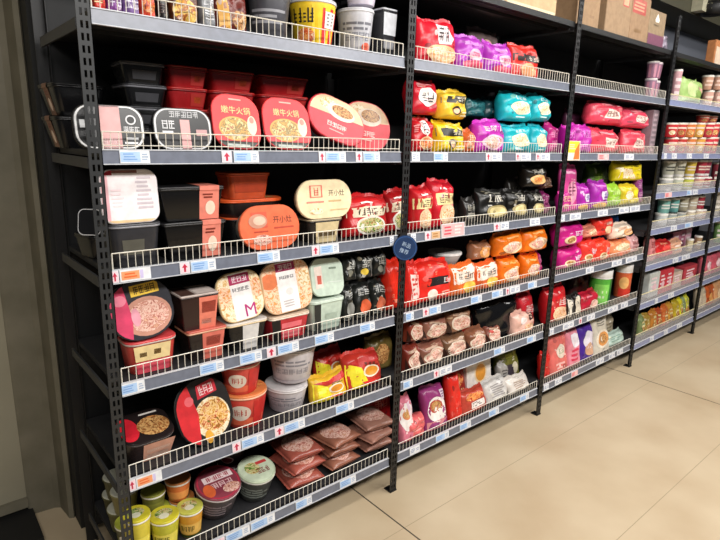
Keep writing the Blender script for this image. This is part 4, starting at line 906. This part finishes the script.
for i in range(6):
    x0 = 665.5 + i * 9.2
    P = [('L', -.7, .2, .6, .8, 1, 'f0d8c8'), ('e', -.2, -.3, .35, .4, ['cream', 'brown', 'noodle'][i % 3]), ('r', .35, -.8, .8, .8, 'f0c0a8')]
    o_ = ['first', 'second', 'third', 'fourth', 'fifth', 'sixth'][i]
    u = cup(3, 2, (x0, 138, x0 + 9.2), f'red and orange cup in lower row, {o_} from left', F4[i], P, y=.03, rim='f4dcc8', rad=.05)
    u = cup(3, 2, (x0, 123.5, x0 + 9.2), f'red and orange cup in upper row, {o_} from left', F4[i], P, y=.03, on=u, rim='f4dcc8', rad=.05)
    if i in (4, 5): cup(3, 2, (x0 - 4, 109, x0 + 5), f'red printed cup on top of the rows, {["left", "right"][i - 4]}', 'd85048', P, y=.06, on=u, rim='f4dcc8', rad=.05)
A3 = [('b8b8a8', 'white and black'), ('c8c4b0', 'white and grey'), ('d8b848', 'yellow topped'), ('b83848', 'crimson'), ('983048', 'wine red')]
B3 = [('c0c0bc', 'pale grey'), ('c8ccb8', 'pale sage'), ('c8cc50', 'lime yellow'), ('d8a090', 'salmon'), ('a83848', 'dark red')]
for i in range(5):
    x0 = 660 + i * 10.6
    P = [('L', -.7, -.2, .6, .6, 2, '4a4a44' if i < 2 else 'f0e0d0'), ('r', -.9, -.9, .9, -.6, 'd8d4d0')]
    u = cup(3, 3, (x0, 179 - i * .5, x0 + 10.4), f'{B3[i][1]} cup in the lower row', B3[i][0], P, y=.03, rim='f0ece4', rad=.05)
    cup(3, 3, (x0 + 3, 161 - i * .3, x0 + 13), f'{A3[i][1]} cup in the upper row', A3[i][0], P, y=.05, on=u, rim='f0ece4', rad=.05)
A4 = [('78b0a8', 'teal left'), ('68a8a4', 'teal right'), ('b0a890', 'stone'), ('c8b8a0', 'beige'), ('9a2838', 'dark red'), ('a83040', 'crimson right')]
B4 = [('d0d4d0', 'pale white'), ('a8b0ac', 'grey dark-capped'), ('a8aca8', 'light grey dark-capped'), ('d8c8b0', 'cream'), ('e0c8b0', 'pale peach'), ('d8b0a0', 'rosy')]
for i in range(6):
    x0 = 655.5 + i * 9.3
    u = cup(3, 4, (x0, 214 - i * 1.1, x0 + 9.2), f'{B4[i][1]} jar in the lower row', B4[i][0], [('L', -.7, -.5, .6, .5, 2, 'f4f0ec')], '2a2c2a' if i in (1, 2) else 'f0ece4', y=.03, taper=.9, kind='jar', rad=.046)
    cup(3, 4, (x0 + 3, 199 - i * .8, x0 + 12), f'{A4[i][1]} jar in the upper row', A4[i][0], [('L', -.7, -.5, .6, .5, 2, 'e8e8e0')], 'e8e4dc', y=.05, on=u, taper=.9, kind='jar', rad=.046)
bag(3, 5, (650, 233, 656), 'slim pink box by the post', 'd88888', plain('a84848', 2), .07, y=.03)
bag(3, 5, (657, 241, 673), 'round red pack in front of the dark gap', 'd02828', [('e', .1, 0, .4, .4, 'e85048'), ('L', -.7, .5, .5, .8, 1, 'e09070')], .1, lean=12)
bag(3, 5, (671, 240, 682), 'peach pack beside the round red pack', 'e0a888', [('L', -.7, -.5, .6, .5, 2, 'f4e0d0')], .08, y=.03)
for i, (x0, yt, x1, c) in enumerate(((673, 232, 681, 'b87088'), (681, 230, 688, 'a86078'), (688, 228, 696, 'd0a0b0'))): carton(3, 5, (x0, yt, x1), f'pink cup noodle box, {["left", "middle", "right"][i]} of three at back', c, [('L', -.8, -.6, .6, .7, 3, 'e8d0d8')], .08, y=.12, kind='noodle_box')
for i, (x0, x1, c) in enumerate(((682, 691, 'd8c8a0'), (691, 700, 'a88868'))): cup(3, 5, (x0, 239 - 3 * i, x1), f'{["cream", "tan"][i]} cup in front of pink boxes', c, [('L', -.7, -.5, .6, .5, 2, 'f0e8d8')], y=.03)
for i, (x0, yt, x1, c, n) in enumerate(((650, 273, 660, 'c8ccc8', 'pale grey'), (659, 271, 666, 'c02838', 'crimson left'), (666, 269, 673, 'c83040', 'crimson right'), (673, 272, 682, 'c8b0a0', 'pale tan'), (684, 266, 697, 'b83844', 'red spotted'))): 
    carton(3, 6, (x0, yt, x1), f'{n} packed cup box behind the clear guard', c, [('L', -.8, -.6, .6, .7, 4, 'f0d8dc'), ('e', .1, -.2, .4, .3, 'e8c0c8')], .08, y=.04, kind='noodle_box')
cup(3, 6, (673, 262, 684), 'dark capped jar above the pale tan box', '3a4248', [('L', -.7, -.5, .6, .2, 2, '8aa0b0')], '88a0b8', y=.14, kind='jar')
C7 = [('7a8a58', 'sage'), ('a88838', 'mustard'), ('b87830', 'ochre'), ('b04a28', 'rust'), ('c86830', 'burnt orange'), ('c89038', 'amber'), ('b8a028', 'olive gold'), ('d8cc20', 'bright yellow'), ('c8c830', 'lime yellow'), ('88986c', 'grey green')]
for i, (c, n) in enumerate(C7):
    x0 = 640 + i * 5.7; bag(3, 7, (x0, 317 - i * 2.6, x0 + 5.9), f'{n} snack pouch standing behind the clear guard', c, [('L', -.5, -.5, .5, .6, 3, 'd8c890'), ('e', 0, -.3, .5, .3, 'brown')], .06, y=.03 + .01 * (i % 2), lean=9)
# ---- far right bay, the strip beyond the last post
for l, px, c, n in ((3, (709, 163, 721), '983a48', 'wine red cup'), (4, (709, 190, 722), 'c0b8a8', 'pale cup'), (5, (711, 222, 722), '78a060', 'green cup')):
    cup(4, l, px, n + ' at the edge of view', c, [('L', -.7, -.5, .6, .5, 2, 'f0e8dc')], y=.04)
bag(4, 6, (704, 255, 713), 'pink spotted pack at the edge of view', 'd86878', [('e', 0, 0, .5, .4, 'f0d0d4')], .08); bag(4, 6, (713, 252, 723), 'rosy pack beyond the pink spotted pack', 'c85868', [('e', 0, 0, .5, .4, 'f0d0d4')], .08)
bag(4, 7, (700, 288, 708), 'pale pouch next to the last post', 'c8b8a0', [], .07, lean=8); bag(4, 7, (707, 284, 715), 'orange brown pouch at the edge of view', 'c05a28', [('e', 0, -.2, .5, .4, 'e8a860')], .07, lean=8); bag(4, 7, (714, 280, 724), 'tan pouch at the edge of view', 'd8a070', [('e', 0, -.2, .5, .4, 'e8c8a0')], .07, lean=8)

# ---- cartons stored on top
BOXC = '9c7e5e'; PK = [('r', .25, .1, .75, .75, 'b84a44'), ('r', .3, .15, .7, .4, 'c8a07c'), ('L', .32, .45, .68, .7, 2, 'd8b090')]
carton(1, 0, (484, -40, 506), 'white carton on the rack at upper centre', 'd8d8da', [], .3, y=.02)
carton(1, 0, (508, -44, 558), 'pale tan carton right of the white one', 'c8a880', [('r', -.95, -.97, .95, -.86, 'e8d0a8')], .3, y=.02, tape='c8a878')
carton(2, 0, (579, -30, 601), 'brown carton first from the post', BOXC, [('r', -.5, .15, .8, .6, 'b05048'), ('L', -.3, .2, .6, .5, 2, 'c8a07c'), ('L', .1, -.7, .6, -.5, 1, '8a6a48')], .3, y=.03, tape='9a7048')
carton(2, 0, (608, -22, 632), 'brown carton with pink flap label, second', '9c8062', PK, .3, y=.02, tape='9a7048')
carton(2, 0, (632, -4, 650), 'brown carton with red stamp, third', '987a5c', [('r', -.9, .2, .5, .85, 'b04840'), ('L', -.8, .3, .4, .75, 3, 'c89878'), ('L', -.5, -.7, .4, -.4, 1, '8a6a48')], .3, y=.02)
carton(2, 0, (648, 10, 664), 'low carton with white flame mark and purple base', '927c60', [('p', [(-.25, .35), (.15, .35), (.2, .5), (-.05, .85), (-.3, .5)], 'e8e4d8'), ('L', -.5, .1, .4, .25, 1, '6a5840'), ('r', -.97, -.97, .97, -.35, '7a4a60')], .26, y=.02)
bag(2, 0, (662, 33, 671), 'clear plastic bag beside the low carton', '9a90a0', [], .08, y=.03)
carton(3, 0, (715, 42, 732), 'orange brown carton at the upper right edge', 'b87848', [('r', -.9, -.9, .3, .5, 'e0c8b0')], .06, y=.04)

# ------------------------------------- a last pass that keeps the goods apart
from mathutils.bvhtree import BVHTree
def spread():
    bpy.context.view_layer.update()
    shelves = {}
    for it in ITEMS: shelves.setdefault((max(2, it[2]), it[3]), []).append(it)
    moved = 0
    for _, its in shelves.items():
        T = []
        for rt, kids, _, _ in its:
            mw = Matrix.LocRotScale(rt.location, rt.rotation_euler, rt.scale); vs = []; ps = []
            for k in kids:
                o = len(vs); vs += [mw @ v.co for v in k.data.vertices]; ps += [tuple(o + q for q in p.vertices) for p in k.data.polygons]
            lo = [min(v[i] for v in vs) for i in range(3)]; hi = [max(v[i] for v in vs) for i in range(3)]
            T.append([rt, lo, hi, BVHTree.FromPolygons(vs, ps)])
        for i in range(len(T)):
            for j in range(i + 1, len(T)):
                A, B = T[i], T[j]
                d = [min(A[2][k], B[2][k]) - max(A[1][k], B[1][k]) for k in range(3)]
                if min(d) <= 0 or not A[3].overlap(B[3]): continue
                moved += 1
                c = [(B[1][k] + B[2][k] - A[1][k] - A[2][k]) / 2 for k in range(3)]
                hz = min(A[2][2] - A[1][2], B[2][2] - B[1][2])
                if abs(c[2]) > .6 * hz and d[2] < .03:
                    up = B if c[2] > 0 else A
                    if up[0].get('lift', 0) < .009: q = min(d[2] + .0005, .005); up[0].location.z += q; up[0]['lift'] = up[0].get('lift', 0) + q
                    else: up[0].scale.z *= .985; up[0].location.z += .002
                elif abs(c[1]) > .03 and d[1] < .06 and max(A[1][1], B[1][1]) > .045 and d[1] < d[0] * 2:
                    rear = B if c[1] > 0 else A
                    q = min(d[1] + .001, .03, max(0, .492 - rear[2][1]), max(0, .05 - rear[0].get('pushed', 0)))
                    rear[0].location.y += q; rear[0]['pushed'] = rear[0].get('pushed', 0) + q
                else:
                    s = .5 * min(d[0] + .001, .012) * (1 if c[0] > 0 else -1)
                    for o, q in ((A[0], -s), (B[0], s)):
                        if abs(o.get('slid', 0) + q) < .016: o.location.x += q; o['slid'] = o.get('slid', 0) + q
                        elif o.scale.x > .68: o.scale.x *= .965; o.scale.y *= .985
    return moved
for _ in range(20):
    if not spread(): break
for it in ITEMS:
    for k in ('slid', 'lift', 'pushed'):
        if k in it[0]: del it[0][k]

# -------------------------------------------------------------- price tags
TAGS = {
 (0, 2): 'b120-150 a222-232 b234-259 a319-325.5 b326-346 a356-362.5 b363.5-380',
 (0, 3): 'a111-119 o120-151 a180-190 b191-216 b257.5-280 a312-319.5 b320-339 w390-394',
 (0, 4): 'b121-145 b200-224 b240-262 a267-276 b278-299 b315-334 b360-375',
 (0, 5): 'a128.5-136 o136.5-162 a232.5-241 b242-264 a275-284 b284.5-305 b336-354',
 (0, 6): 'a215-225 b226-250 b251-275 b296-312 b340-356',
 (1, 2): 'w412-420 b434-448 a486-491 w491.5-502 a516-520 w520.5-531 a536-540 w540.5-550',
 (1, 3): 'w411-416 a425-431 t431.5-440.5 p441-464 a494-500 w500.5-509 w530-540',
 (1, 4): 'b406-414 a423-429 b429.5-441 b471-482 b492-503 a506-509.5 w510-520 b528-537',
 (1, 5): 'b403.5-413 a434-439 w439.5-452 b494-505 b527-536',
 (1, 6): 'w410-420 b436-449 b460-471 b489-499 b520-529',
 (2, 2): 'p598-609 w624.5-634',
 (2, 3): 'w561-565 w570-581 w598-608 w619-629 w630-640',
 (2, 4): 'w586-594 w612-622 w626-637',
 (2, 5): 'w550-554 w563-574 a579-582 w587-595 w608-618 w621-628',
 (2, 6): 'w544-549 w555-562 p571.5-578 w596-604 w609-615 w617-623',
 (3, 2): 'w664-667 w672-677 w687-692 w704-709',
 (3, 3): 'p665-672 b687-692 w693-698', (3, 4): 'w671-677 b685-693', (3, 5): 'w673-678.5 w682-690',
 (3, 6): 'w655-658 w668.5-674', (3, 7): 'w650-654 w664-668 w677-682'}
TN = {'b': 'white price tag with blue print', 'w': 'plain white price tag', 'o': 'white price tag with orange block', 'a': 'small white tag with red arrow',
      'p': 'pink price tag', 't': 'tan price tag'}
WH = 'e6e8ec'
TP = {'b': [('r', -.96, -.8, .35, .8, 'aecbee'), ('L', -.85, -.6, .2, .65, 3, '7ea4da'), ('L', .45, -.6, .92, .6, 3, 'a8b8d0')],
      'w': [('L', -.8, -.6, .1, .65, 3, '8c98b8'), ('L', .2, -.5, .85, .5, 2, 'a4acc4')],
      'o': [('r', -.9, -.7, .25, .7, 'f0a070'), ('L', -.8, -.5, .15, .5, 2, 'e86a30'), ('r', .3, -.7, .5, .7, 'cfc4ea')],
      'a': [('r', -.9, -.9, .9, .9, 'f2d4dc'), ('p', [(-.6, .05), (.6, .05), (0, .75)], 'c02848'), ('r', -.22, -.7, .22, .05, 'c02848')],
      'p': [('r', -.95, -.9, .95, .9, 'f0b4b4'), ('L', -.8, -.7, .0, .7, 3, 'e05060'), ('L', .1, -.7, .8, .7, 3, 'f6dcd8')],
      't': [('r', -.95, -.9, .95, .9, 'd8b088'), ('L', -.8, -.6, .8, .6, 2, 'b07838')]}
NUM = ['leftmost', 'second', 'third', 'fourth', 'fifth', 'sixth', 'seventh']
for (b, l), txt in TAGS.items():
    zb = LV[b][l - 1]; items = []
    for w in txt.split():
        a, c = w[1:].split('-'); items.append((w[0], float(a), float(c)))
    cnt = {k: sum(i[0] == k for i in items) for k in TN}; seen = {k: 0 for k in TN}
    for k, a, c in items:
        y = -.0085
        x0 = colx(a, y, zb + .02); x1 = colx(c, y, zb + .02); w = x1 - x0
        big = (b, l, k) == (1, 3, 'p')
        h = .062 if big else .035
        mb = MB(); mb.box(-w / 2, -.0006, 0, w / 2, .0006, h, mat(WH, .35))
        def fn(u, v): return Vector((u * w / 2, -.0006, h * (v + 1) / 2)), Vector((0, -1, 0))
        prints(mb, TP[k], fn, h / w, random.Random(int(a)), None, .0003, .00015)
        o = mb.build('price_tag'); o.location = ((x0 + x1) / 2, y - (.004 if big else 0), zb + .0035); o.rotation_euler = (math.radians(-5), 0, 0)
        i = seen[k]; seen[k] += 1
        where = f'on {shelf_name(b, l)} shelf edge, {BAY[b]}'
        s = f'{TN[k]} {where}' if cnt[k] == 1 else f'{NUM[i]} {TN[k]} from left {where}' if i else f'leftmost {TN[k]} {where}'
        assert len(s.split()) <= 16, s
        tag(o, s, 'price tag', f'price tags on the {shelf_name(b, l)} shelf of the {BAY[b]}')
# card hanging over the shelf edge
x0 = colx(567, -.012, 1.54); x1 = colx(580, -.012, 1.54); w = x1 - x0
mb = MB(); mb.box(-w / 2, -.0006, 0, w / 2, .0006, .105, mat('f2ecd8', .4))
def fn(u, v): return Vector((u * w / 2, -.0006, .105 * (v + 1) / 2)), Vector((0, -1, 0))
prints(mb, [('p', [(-.9, -.2), (.2, -.2), (.9, .95), (-.9, .95)], 'f0d83c'), ('p', [(.0, -.9), (.9, -.9), (.9, .9), (.2, .0)], 'f07838'), ('L', -.7, .1, .3, .7, 3, 'fff6c0')], fn, 1, rnd, None, .0003)
o = mb.build('shelf_card'); o.location = ((x0 + x1) / 2, -.013, 1.507); o.rotation_euler = (math.radians(-4), 0, 0)
tag(o, 'yellow and orange promotion card hanging on second shelf edge, third bay', 'card')
# lamp fixed to the bulkhead at the upper right
p = at(713, 9, .2)
lp = root('spot_lamp', 'black round lamp with pale bracket on the bulkhead at upper right', 'lamp'); lp.location = (p.x, .2, p.z)
mb = MB(); mb.loft([[(x * r, y * r, z) for x, y in circ(1, 28)] for r, z in ((.05, -.05), (.078, -.045), (.085, .02), (.07, .05), (.03, .06))], DARK); mb.build('lamp_housing', lp)
mb = MB(); mb.box(-.16, .02, -.03, -.07, .0995, .09, mat('b9b59c')); mb.box(-.08, -.02, -.01, -.03, .05, .03, mat('b9b59c')); mb.build('bracket', lp)

# ------------------------------------------------------------------- light
def lamp(x, y, z, sx, sy, e, c=(1, .97, .93), rot=(0, 0, 0)):
    d = bpy.data.lights.new('aisle_and_fill_lamp', 'AREA'); d.shape = 'RECTANGLE'; d.size = sx; d.size_y = sy; d.energy = e; d.color = c
    o = bpy.data.objects.new('aisle_and_fill_lamp', d); COL.objects.link(o); o.location = (x, y, z); o.rotation_euler = rot
for i, x in enumerate((-.9, .9, 2.7, 4.5)):  # leftmost one is an added fill light that brightens the left wall
    lamp(x, -2.5, 2.95, 1.4, .35, 50 if x < 4 else 34, rot=(math.radians(38), 0, 0))
for i, x in enumerate((1.2, 3.0, 4.8)):
    lamp(x, -1.0, 3.1, 1.2, .25, 20, rot=(math.radians(8), 0, 0))
w = bpy.data.worlds.new('shop_air'); w.use_nodes = True; SC.world = w
w.node_tree.nodes['Background'].inputs['Color'].default_value = (.9, .95, 1, 1)
w.node_tree.nodes['Background'].inputs['Strength'].default_value = .07

cam = bpy.data.cameras.new('camera'); cam.sensor_width = 36; cam.lens = F / 720 * 36; cam.clip_start = .02
co = bpy.data.objects.new('camera', cam); COL.objects.link(co)
co.matrix_world = Matrix(((RT.x, UP.x, -FW.x, CAM.x), (RT.y, UP.y, -FW.y, CAM.y), (RT.z, UP.z, -FW.z, CAM.z), (0, 0, 0, 1)))
SC.camera = co
vs = SC.view_settings; vs.view_transform = 'Standard'; vs.look = 'None'; vs.gamma = 1; vs.use_curve_mapping = False; vs.exposure = 0
